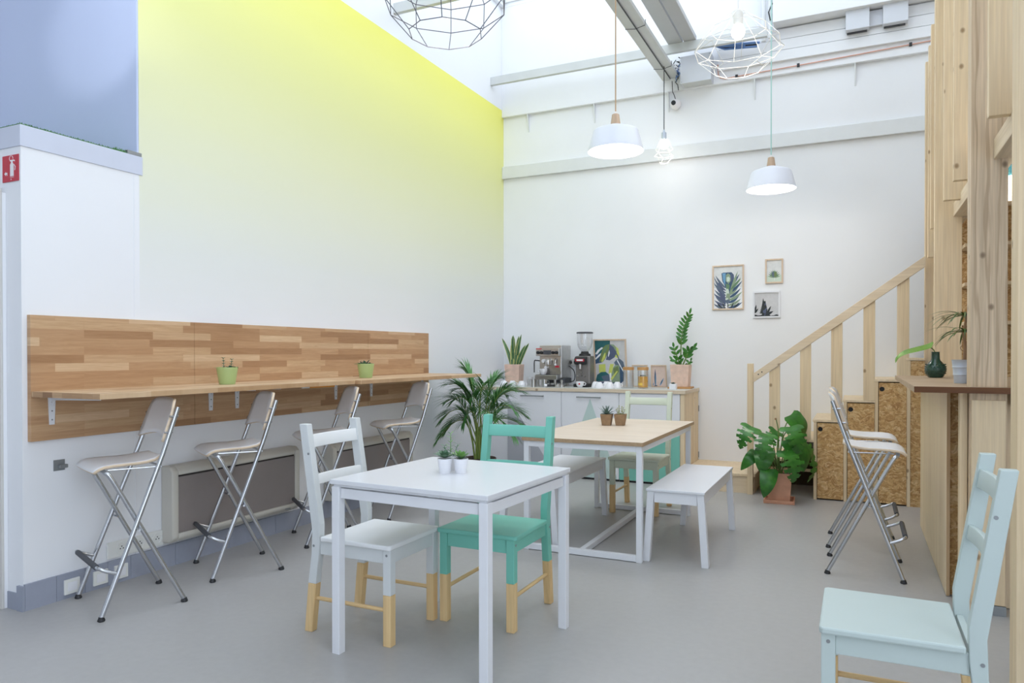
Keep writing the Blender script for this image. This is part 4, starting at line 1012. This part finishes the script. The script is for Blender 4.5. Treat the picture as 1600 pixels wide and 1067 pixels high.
for (x, y, lab) in ((-1.706, 5.27, 'brown paper pot with a spiky blue green agave on the ash table'), (-1.610, 5.305, 'brown paper pot with speckled stonecrop on the ash table, right of the agave')):
    t = thing('paper_pot_succulent', lab, 'plant', (x, y, .7385), .1, 'brown paper pots on the ash table')
    square_pot(t, BROWNPOT, .062, .085, .085, wall=.004)
    if 'spiky' in lab:
        b = MB()
        for k in range(16):
            a = k*2.4; el = .45+.06*k; b.leaf((0, 0, .08), (math.cos(a)*math.cos(el), math.sin(a)*math.cos(el), math.sin(el)), .10-.002*k, .015, -.05, (0, 0, 1), 5, 0, .5, lambda u: (1-u)**.6)
        b.build('spiky_rosette', SUCD, t, smooth=60); rosette(t, .082, 9, .055, .02, SUCD, 2, .05)
    else:
        for a in range(6): sprig(t, (.012*math.cos(a*1.05), .012*math.sin(a*1.05), .07), (.032*math.cos(a*1.05), .032*math.sin(a*1.05), .115+.012*(a % 3)), 4, .016, .010, SUCP)
t = thing('mini_succulent', 'tiny white cube pot with a small succulent in front of the zz plant', 'plant', (-1.635, 7.16, ZC))
square_pot(t, WHITEPOT, .064, .068, .056, wall=.004); rosette(t, .05, 8, .032, .012, SUCD, 3, .5)
# vase with a single leaf, zinc bucket with dracaena on the bar
ZB = 1.1145
t = thing('leaf_vase', 'small dark green textured vase with one arching leaf on the bar top', 'vase', (.487, 5.72, ZB))
prof = [(.001, 0), (.040, 0), (.046, .004), (.062, .035), (.066, .055), (.062, .078), (.045, .10), (.029, .118), (.0255, .13), (.0245, .172), (.0265, .176), (.022, .176), (.021, .12), (.001, .118)]
MB().lathe(prof, 32, caps=False).build('vase_body', VASE, t, smooth=50)
b = MB()
for r in range(5):
    for k in range(20):
        a = 2*math.pi*(k+.5*(r % 2))/20; z = .03+.015*r; rr = .0545+.0085*math.sin(math.pi*(z-.01)/.1); b.sphere((rr*math.cos(a), rr*math.sin(a), z), .0045, 6)
b.build('raised_scales', VASE, t, smooth=60)
P = bez([(0, 0, .12), (-.006, 0, .18), mp(-.045, .212), mp(-.058, .218)], 5); MB().tube(P, .0035, 6).build('leaf_stalk', MSTEM, t, smooth=60)
b = MB(); rows = []
cl = bez([mp(-.02, .245), mp(-.07, .225), mp(-.15, .205), mp(-.215, .185), mp(-.26, .15), mp(-.275, .10)], 4)
for i, p in enumerate(cl):
    u = i/(len(cl)-1); hw = .034*(1-u)**.6*min(1, .3+u*6)+.014*math.sin(math.pi*min(1, u*1.0))*.9*(1 if u < .98 else 0); rows.append([p+F3*hw+Vector((0, 0, -hw*.55)), p, p-F3*hw+Vector((0, 0, -hw*.8))])
b.grid(rows); b.build('leaf', leafmat('vase_leaf', (96, 140, 50), (130, 168, 70), .35), t, smooth=60)
t = thing('dracaena', 'spidery dracaena in a small pale zinc bucket on the bar top, beside the knotty post', 'plant', (.528, 4.70, ZB))
b = MB().lathe([(.001, 0), (.038, 0), (.042, .045), (.045, .047), (.043, .052), (.046, .085), (.049, .088), (.047, .093), (.05, .125), (.052, .13), (.048, .13), (.047, .118), (.001, .118)], 28, caps=False)
p = b.build('bucket', ZINC, t, smooth=30); MB().lathe([(.001, .119), (.046, .119)], 24, caps=False).build('soil', SOIL, p)
MB().tube([(.012, 0, .115), (.014, 0, .20), (.008, .005, .28), (.02, 0, .37)], [.009, .008, .008, .006], 8).build('trunk', BARK, t, smooth=60)
MB().tube(arc((.006, .195), .014, 0, 6.0, 12, 'xz', .004), .002, 5).build('raffia_tie', BARK, t)
for zc, n, L in ((.28, 24, .20), (.37, 26, .19)):
    b = MB()
    for k in range(n):
        a = 2.4*k; el = .05+.06*(k % 9); b.leaf((.014, 0, zc), (math.cos(a)*math.cos(el), math.sin(a)*math.cos(el), math.sin(el)), L*rg.uniform(.8, 1.15), .0125, 1.3, (0, 0, 1), 7, 0, .3, lambda u: (1-u**3)**.8)
    b.build('leaf_tuft', DRAC, t, smooth=60)

# ================================================================== COUNTER THINGS
def cup(loc, lab, inv=False, grp=None, mark=False, rz=0):
    t = thing('coffee_cup', lab, 'cup', loc, rz, grp)
    out = [(.022, 0), (.024, .002), (.036, .022), (.043, .048), (.0445, .062)]; inn = [(.0415, .062), (.040, .045), (.032, .02), (.001, .008)]
    if inv: out = [(r, .062-z) for r, z in out]; inn = [(r, .062-z) for r, z in inn]
    b = MB().lathe([(.001, out[0][1])]+out+inn, 24, caps=False); b.build('cup_body', CERAM, t, smooth=45)
    zc = .036 if not inv else .026
    MB().tube([(.036+.0*1, 0, zc+.016), (.052, 0, zc+.016), (.062, 0, zc+.004), (.058, 0, zc-.010), (.044, 0, zc-.013), (.034, 0, zc-.012)], .0042, 7).build('handle', CERAM, t, smooth=60)
    if mark: MB().box(-.008, -.0425, .030, .008, -.0395, .046).build('red_logo', RED, t)
    return t
gc = 'upturned coffee cups on the counter'
cup((-3.475, 7.12, ZC), 'upturned white coffee cup at the left end of the counter row, nearest the palm fronds', True, gc, rz=-.2)
cup((-3.375, 7.13, ZC), 'upturned white coffee cup in front of the square snake plant pot', True, gc, rz=-.1)
cup((-3.262, 7.12, ZC), 'upturned white coffee cup left of the clear drinking glass', True, gc, rz=0)
for (x, y, lab) in ((-2.47, 7.25, 'upturned white cup just right of the coffee grinder'), (-2.40, 7.16, 'upturned white cup second to the right of the coffee grinder'), (-2.365, 7.30, 'upturned white cup at the rear of the group right of the grinder'), (-2.29, 7.17, 'upturned white cup in the middle of the group below the leaf print'), (-2.245, 7.29, 'upturned white cup nearest the empty glass jar')):
    cup((x, y, ZC), lab, True, 'upturned cups below the leaf print', rz=rg.uniform(-.3, .6))
for x, y, h, lab in ((-3.168, 7.13, .085, 'clear drinking glass left of the espresso machine'), (-3.215, 7.24, .10, 'taller clear drinking glass behind the first glass on the counter')):
    t = thing('drinking_glass', lab, 'glass', (x, y, ZC), 0, 'clear glasses on the counter')
    MB().lathe([(.001, 0), (.029, 0), (.036, h), (.034, h), (.027, .006), (.001, .006)], 24, caps=False).build('glass_body', GLASS, t, smooth=40)
for x, y, lab in ((-3.115, 7.10, 'small stainless milk jug left in front of the espresso machine'), (-2.985, 7.09, 'small stainless milk jug right in front of the espresso machine')):
    t = thing('milk_jug', lab, 'jug', (x, y, ZC), 0, 'stainless milk jugs')
    MB().lathe([(.001, 0), (.034, 0), (.034, .082), (.032, .082), (.032, .006), (.001, .006)], 24, caps=False).build('jug_body', STEEL, t, smooth=40)
    MB().tube([(.033, 0, .07), (.055, 0, .066), (.056, 0, .03), (.033, 0, .022)], .004, 6).build('handle', STEEL, t, smooth=60)
# espresso machine
t = thing('espresso_machine', 'stainless steel espresso machine on the kitchen counter', 'coffee machine', (-3.0, 7.22, ZC))
X = .13
MB().box(-X, .08, .09, X, .36, .445).build('body', STEEL, t, bevel=.006)
MB().box(-X+.01, .074, .16, X-.01, .081, .32).build('front_panel', STEEL, t)
MB().box(-X-.01, -.03, .075, X-.01, .10, .125).build('drip_tray', STEEL, t, bevel=.004)
MB().box(-X, -.025, .125, X-.02, .09, .128).build('tray_grid', DARKG, t)
cp = MB().box(-X-.015, .015, .33, X-.005, .08, .415).build('control_panel', STEEL, t, bevel=.004)
MB().box(-.055, .011, .345, .035, .0155, .39).build('display', DARKG, cp)
for x in (-.115, -.075, .06, .10):
    MB().lathe([(.017, 0), (.017, .02), (.012, .026), (.001, .026)], 16).move(Matrix.Translation((x, .014, .366)) @ Matrix.Rotation(math.pi/2, 4, 'X')).build('knob', BLACK, cp, smooth=40)
MB().box(-X-.012, .012, .402, -.075, .0145, .412).build('red_lettering', RED, cp)
for x, z, r in ((-.075, .275, .024), (-.045, .205, .02)):
    g = MB().lathe([(r, 0), (r, .02), (r*.85, .022), (.001, .022)], 20).move(Matrix.Translation((x, .075, z)) @ Matrix.Rotation(math.pi/2, 4, 'X')).build('gauge', STEEL, t, smooth=40)
    MB().lathe([(.001, .0), (r*.8, .0), (r*.8, .001), (.001, .001)], 20).move(Matrix.Translation((x, .0525, z)) @ Matrix.Rotation(math.pi/2, 4, 'X')).build('gauge_face', CERAM, g)
MB().lathe([(.001, 0), (.033, 0), (.036, .03), (.03, .05), (.02, .055)], 20, (-.01, .035, .235)).build('group_head', STEEL, t, smooth=40)
MB().tube([(-.01, .075, .275), (-.01, .035, .285)], .02, 12).build('group_neck', STEEL, t)
MB().tube([(.07, .07, .30), (.07, .05, .29), (.07, .045, .24)], .008, 8).build('water_tap', STEEL, t, smooth=60)
MB().sphere((.07, .045, .235), .013, 10).build('tap_knob', CERAM, t)
MB().box(.06, .06, .205, .105, .075, .225).build('red_switch', RED, t, bevel=.002)
MB().tube(bez([(-X+.01, .09, .275), (-X-.025, .06, .28), (-X-.045, .045, .27), (-X-.04, .03, .15)], 5), .006, 8).build('steam_wand', BLACK, t, smooth=60)
for x in (-X+.02, X-.04): MB().tube([(x, -.005, 0), (x, -.005, .075)], .015, 10).build('foot', STEEL, t, smooth=60)
for x in (-X+.02, X-.03): MB().tube([(x, .33, 0), (x, .33, .09)], .015, 10).build('foot', STEEL, t, smooth=60)
MB().box(-X+.01, .10, .035, X+.03, .30, .0895).build('base_tray', DARKG, t, bevel=.003)
MB().tube(bez([(X, .30, .22), (X+.05, .33, .16), (X+.06, .30, .06), (X-.0, .22, .04)], 6), .005, 6).build('power_cord', BLACK, t, smooth=60)
cup((-3.055, 7.235, ZC+.1285), 'white coffee cup standing on the drip tray of the espresso machine', False, None, rz=math.pi)
t = thing('portafilter', 'metal portafilter with a pale knob lying in front of the espresso machine', 'portafilter', (-2.87, 7.11, ZC))
MB().lathe([(.001, 0), (.03, 0), (.034, .006), (.034, .034), (.031, .034), (.03, .01), (.001, .01)], 20, (.03, 0, 0), caps=False).build('basket', STEEL, t, smooth=40)
MB().tube([(0, -.01, .02), (-.05, -.045, .02), (-.068, -.055, .02)], [.009, .011, .012], 10).build('handle', BLACK, t, smooth=60); MB().sphere((-.08, -.062, .02), .017, 12).build('handle_knob', CERAM, t, smooth=80)
t = thing('tamper', 'small steel coffee tamper beside the portafilter', 'tamper', (-2.80, 7.12, ZC))
MB().lathe([(.001, 0), (.027, 0), (.027, .018), (.012, .026), (.011, .05), (.017, .06), (.016, .078), (.001, .082)], 20, caps=False).build('tamper_body', STEEL, t, smooth=40)
# grinder
t = thing('coffee_grinder', 'grey coffee grinder with a clear bean hopper on the kitchen counter', 'grinder', (-2.635, 7.33, ZC))
MB().box(-.085, -.08, 0, .085, .14, .035).build('base', BLACK, t, bevel=.008)
MB().box(-.082, -.02, .03, .082, .13, .33).build('body', GREYB, t, bevel=.012)
d = MB().prism([(-.055, .245), (-.055, .30), (-.03, .322), (.0, .325), (.0, .235)], 'x', -.082, .05).build('control_head', BLACK, t, bevel=.003)
MB().prism([(-.0555, .27), (-.0555, .297), (-.035, .316), (-.035, .313)], 'x', -.07, .03).build('red_display', RED, d)
MB().box(-.055, -.058, .276, .015, -.0545, .294).build('white_screen', CERAM, d)
MB().tube([(-.02, -.035, .245), (-.02, -.04, .19)], .016, 12).build('spout', STEEL, t, smooth=60)
b = MB()
for x, z in ((-.045, .12), (-.005, .12), (.03, .115), (-.005, .155)): b.tube([(x, -.018, z), (x, -.055, z)], .006, 8)
b.build('fork', STEEL, t)
MB().lathe([(.001, .33), (.065, .33), (.06, .352), (.045, .356), (.04, .372), (.038, .378)], 24, (0, .05, 0)).build('hopper_collar', BLACK, t, smooth=40)
MB().lathe([(.036, .375), (.05, .39), (.075, .43), (.083, .47), (.085, .57)], 32, (0, .05, 0), caps=False).build('bean_hopper', GLASSD, t, smooth=60)
MB().lathe([(.001, .57), (.089, .57), (.089, .582), (.08, .587), (.001, .588)], 32, (0, .05, 0), caps=False).build('hopper_lid', DARKG, t, smooth=40)
MB().tube(bez([(-.15, .325, .275), (-.13, .25, .22), (-.12, .14, .10), (-.085, .11, .03)], 5), .005, 6).build('power_cord', BLACK, t, smooth=60)
cup((-2.625, 7.20, ZC), 'white coffee cup with a red mark standing at the foot of the coffee grinder', False, None, True, rz=.2)
t = thing('wall_socket', 'white double socket plate with black plugs behind the coffee machine', 'socket', (-3.03, YB-.001, 1.145))
MB().box(0, -.012, 0, .235, 0, .08).build('plate', SOCK, t, bevel=.003)
for x in (.05, .125, .195):
    MB().lathe([(.022, 0), (.020, .028), (.014, .034), (.001, .034)], 16).move(Matrix.Translation((x, -.012, .04)) @ Matrix.Rotation(math.pi/2, 4, 'X')).build('plug', BLACK, t, smooth=40)
# jars
for x, lab, fill in ((-2.13, 'empty glass jar with a bamboo lid on the counter', None), (-1.977, 'glass jar of orange juice with a bamboo lid on the counter', JUICE)):
    t = thing('glass_jar', lab, 'jar', (x, 7.30, ZC), 0, 'lidded glass jars')
    MB().lathe([(.001, 0), (.050, 0), (.054, .006), (.054, .185), (.051, .185), (.051, .008), (.001, .008)], 28, caps=False).build('jar_body', GLASS, t, smooth=40)
    MB().lathe([(.001, .185), (.057, .185), (.057, .214), (.054, .216), (.001, .216)], 28, caps=False).build('lid', CORK, t, smooth=40)
    if fill:
        MB().lathe([(.001, .009), (.0505, .009), (.0505, .12), (.001, .12)], 28, caps=False).build('juice', fill, t, smooth=40)
        MB().grid([[(.0546*math.cos(a), .0546*math.sin(a), z) for a in [math.pi*(1.25+.04*i) for i in range(9)]] for z in (.03, .055)]).build('paper_label', plain('yellow_label', (240, 200, 90), .6), t)

# ================================================================== PICTURES
def picture(name, lab, loc, W, H, fw, fmat, paper, polys, tilt=0, d=.018, cat='picture', mount=0):
    t = thing(name, lab, cat, loc)
    M = Matrix.Rotation(-tilt, 4, 'X')
    b = MB()
    for p in ([(0, 0), (W, 0), (W-fw, fw), (fw, fw)], [(W, 0), (W, H), (W-fw, H-fw), (W-fw, fw)], [(W, H), (0, H), (fw, H-fw), (W-fw, H-fw)], [(0, H), (0, 0), (fw, fw), (fw, H-fw)]): b.prism(p, 'y', -d, 0)
    b.move(M).build('frame', fmat, t)
    b = MB(); w_, h_ = W-2*fw, H-2*fw; x0, z0 = fw, fw
    b.box(x0, -.008, z0, W-fw, -.002, H-fw, paper); b.f, b.m = b.f[:], b.m[:]
    for k, (m, pl) in enumerate(polys):
        pl = [(x0+w_*min(1, max(0, p[0])), z0+h_*min(1, max(0, p[1]))) for p in pl]; y = -.0082-.00006*k
        ar = sum(pl[i][0]*pl[(i+1) % len(pl)][1]-pl[(i+1) % len(pl)][0]*pl[i][1] for i in range(len(pl)))
        if ar < 0: pl = pl[::-1]
        b.add([(p[0], y, p[1]) for p in pl], [tuple(range(len(pl)))], m)
    b.move(M).build('print', INK, t)
    return t
def blade(x0, y0, x1, y1, w_, bend=0):
    dx, dy = x1-x0, y1-y0; L = math.hypot(dx, dy); nx, ny = -dy/L, dx/L; A, B_ = [], []
    for i in range(7):
        u = i/6; h = w_*math.sin(math.pi*(.12+.88*u)) if i < 6 else 0; o = bend*math.sin(math.pi*u)
        A.append((x0+dx*u+nx*(h+o), y0+dy*u+ny*(h+o))); B_.append((x0+dx*u+nx*(o-h), y0+dy*u+ny*(o-h)))
    return A+B_[::-1][1:]
def ell(cx, cy, rx, ry, rot=0, n=18, a0=0, a1=2*math.pi):
    return [(cx+rx*math.cos(a)*math.cos(rot)-ry*math.sin(a)*math.sin(rot), cy+rx*math.cos(a)*math.sin(rot)+ry*math.sin(a)*math.cos(rot)) for a in [a0+(a1-a0)*i/n for i in range(n)]]
# botanical crown print
pl = [(IK['white'], [(0, .0), (1, 0), (1, .5), (0, .5)])]
for i in range(9):
    y = .02+.085*i
    pl.append((IK['dusk'] if i % 2 else IK['slate'], blade(.42, y*.7, -.02+.04*(i % 3), y+.10, .035, .03)))
    pl.append((IK['sage'] if i % 2 else IK['navy'], blade(.52, y*.7, 1.0-.05*(i % 3), y+.12, .035, -.03)))
for i in range(5): pl.append((IK['black'], blade(.3+.1*i, 0, .1+.2*i, .14, .02)))
pl += [(IK['dusk'], blade(.40, .1, .17, .64, .08)), (IK['sage'], blade(.55, .3, .84, .88, .05)), (IK['fern'], blade(.6, .45, .95, .7, .035)), (IK['slate'], blade(.4, .3, .0, .78, .03, .03)), (IK['navy'], [(.27, .84), (.33, .86), (.62, .86), (.70, .80), (.71, .72), (.6, .5), (.55, .34), (.42, .5), (.30, .66)]),
       (IK['blue'], [(.30, .84), (.42, .85), (.40, .55), (.33, .66)]), (IK['dusk'], [(.60, .85), (.68, .8), (.68, .72), (.60, .58)]), (IK['sage'], [(.43, .80), (.50, .84), (.58, .80), (.60, .66), (.52, .58), (.42, .66)]), (IK['pale'], [(.45, .74), (.52, .76), (.57, .72), (.55, .64), (.46, .64)]), (IK['fern'], [(.42, .60), (.56, .56), (.54, .44), (.44, .44)]), (IK['pale'], ell(.48, .38, .06, .09)), (IK['sage'], ell(.50, .26, .075, .10)), (IK['pale'], ell(.47, .2, .05, .05)), (IK['slate'], [(.38, .18), (.48, .1), (.58, .18), (.52, .22), (.44, .2)])]
picture('framed_print', 'largest framed print on the back wall, a blue green spiky leaf crown', (-1.345, YB-.001, 1.727), .312, .455, .014, FRAMEW, IK['paper'], pl)
pl = [(IK['pale'], [(0, 0), (1, 0), (1, .32), (0, .30)])]
for i in range(11): a = .1+.29*i; pl.append((IK['fern'] if i % 2 else IK['sage'], blade(.5, .2, .5+.42*math.cos(a), .2+.36*math.sin(a)+.03, .035)))
for i in range(8): a = .3+.36*i; pl.append((IK['fern'], blade(.5, .24, .5+.24*math.cos(a), .26+.26*math.sin(a), .06)))
pl += [(IK['slate'], blade(.46, .22, .40, .52, .08)), (IK['olive'], blade(.56, .22, .62, .5, .09)), (IK['white'], blade(.52, .06, .56, .22, .02))]
picture('framed_print', 'smallest framed print on the back wall, a pale green tuft, upper right', (-.828, YB-.001, 1.978), .168, .243, .014, FRAMEW, IK['paper'], pl)
pl = [(IK['black'], [(0, 0), (1, 0), (1, .05), (.9, .07), (.8, .03), (.66, .05), (.5, .08), (.3, .06), (.15, .04), (0, .09)])]
for i in range(8): y = .04+.07*i; s = 1-i/9; pl += [(IK['black'], blade(.40, y, .40-.20*s, y+.13, .05)), (IK['dusk'] if i % 3 == 0 else IK['black'], blade(.40, y, .40+.19*s, y+.13, .05))]
pl += [(IK['black'], blade(.39, .05, .355, .78, .06)), (IK['black'], blade(.5, .06, .69, .44, .045)), (IK['black'], blade(.45, .04, .79, .21, .06)), (IK['black'], blade(0, .18, .07, .5, .04)), (IK['black'], blade(0, .14, .15, .34, .04)), (IK['grey'], ell(.25, .09, .06, .03)), (IK['dusk'], ell(.42, .2, .07, .08)), (IK['grey'], ell(.7, .04, .05, .02))]
picture('framed_print', 'white framed black and white plant print on the back wall, lower right of the three', (-.944, YB-.001, 1.636), .258, .267, .016, WHITES, IK['grey'], pl)
# tropical leaf print leaning on the wall
def ab(*p): return [((x-480)/225, (445-y)/305) for x, y in p]
K = lambda n, *p: (IK[n], ab(*p))
pl = [K('grey', (480, 140), (705, 140), (705, 445), (480, 445)), K('teal', (480, 140), (595, 140), (595, 235), (480, 250)), K('navy', (480, 235), (545, 225), (530, 290), (480, 300)), K('lime', (505, 305), (555, 300), (555, 360), (505, 362)), K('grey', (480, 300), (505, 300), (505, 360), (480, 360)), K('lime', (590, 300), (618, 300), (600, 365), (575, 365)),
      K('white', (480, 232), (500, 205), (530, 186), (545, 190), (520, 208), (495, 235)), K('white', (480, 262), (505, 238), (530, 222), (530, 232), (505, 255), (482, 272)), K('lime', (630, 175), (655, 195), (662, 235), (648, 262), (625, 250)), K('dusk', (590, 165), (625, 170), (640, 190), (642, 225), (625, 255), (590, 275), (560, 272), (570, 240), (585, 200)), K('sage', (590, 165), (622, 168), (640, 190), (640, 215), (618, 190)),
      K('olive', (590, 165), (560, 172), (540, 190), (522, 235), (508, 285), (535, 288), (555, 265), (572, 235), (588, 195)), K('fern', (590, 165), (565, 178), (545, 205), (535, 250), (550, 235), (570, 200)), K('lime', (560, 225), (555, 260), (530, 290), (525, 280), (540, 245), (552, 225)), K('white', (588, 205), (592, 225), (582, 250), (576, 250), (580, 222)),
      K('dusk', (592, 166), (620, 185), (650, 240), (692, 345), (684, 348), (645, 248), (614, 192), (590, 172)), K('slate', (620, 290), (640, 270), (665, 265), (690, 285), (697, 320), (660, 310), (630, 310)), K('sage', (598, 425), (598, 370), (612, 325), (630, 305), (660, 310), (662, 430)), K('navy', (660, 308), (697, 320), (692, 370), (685, 430), (660, 432)), K('olive', (612, 330), (650, 312), (655, 350), (620, 390)), K('white', (640, 275), (690, 360), (694, 356), (648, 272)),
      K('teal', (480, 405), (490, 375), (520, 356), (555, 354), (580, 372), (586, 418), (480, 418)), K('slate', (520, 385), (580, 372), (586, 418), (540, 418)), K('white', (583, 418), (588, 360), (594, 360), (592, 418)), K('lime', (590, 400), (640, 345), (646, 352), (600, 412)), K('dusk', (480, 418), (680, 430), (680, 445), (480, 445)), K('grey', (665, 432), (705, 400), (705, 445), (665, 445))]
picture('leaning_print', 'large tropical leaf print leaning on the wall behind the coffee grinder and cups', (-2.585, 7.585, ZC), .365, .515, .014, FRAMEW, IK['paper'], pl, -.12)
pl = [(IK['navy'], blade(.22, .04, .24, .86, .07)), (IK['blue'], blade(.25, .04, .27, .6, .03)), (IK['blue'], blade(.56, .04, .86, .42, .05)), (IK['navy'], blade(.60, .12, .80, .36, .03)), (IK['blue'], blade(.06, .03, .1, .18, .03)), (IK['navy'], blade(.12, .0, .4, .04, .03))]
picture('leaning_print', 'small pink print of blue cactus spikes leaning between juice jar and zz plant', (-1.963, 7.60, ZC), .165, .238, .011, FRAMEW, IK['pink'], pl, -.14)
pl = [(IK['black'], [(.50, .06), (.78, .06), (.78, .55), (.50, .55)]), (IK['fern'], [(.78, .06), (.95, .06), (.95, .55), (.78, .55)]), (IK['white'], blade(.55, .06, .6, .3, .06))]
picture('leaning_print', 'small wood framed print mostly hidden behind the two lidded jars', (-2.165, 7.60, ZC), .165, .238, .011, FRAMEW, IK['paper'], pl, -.14)
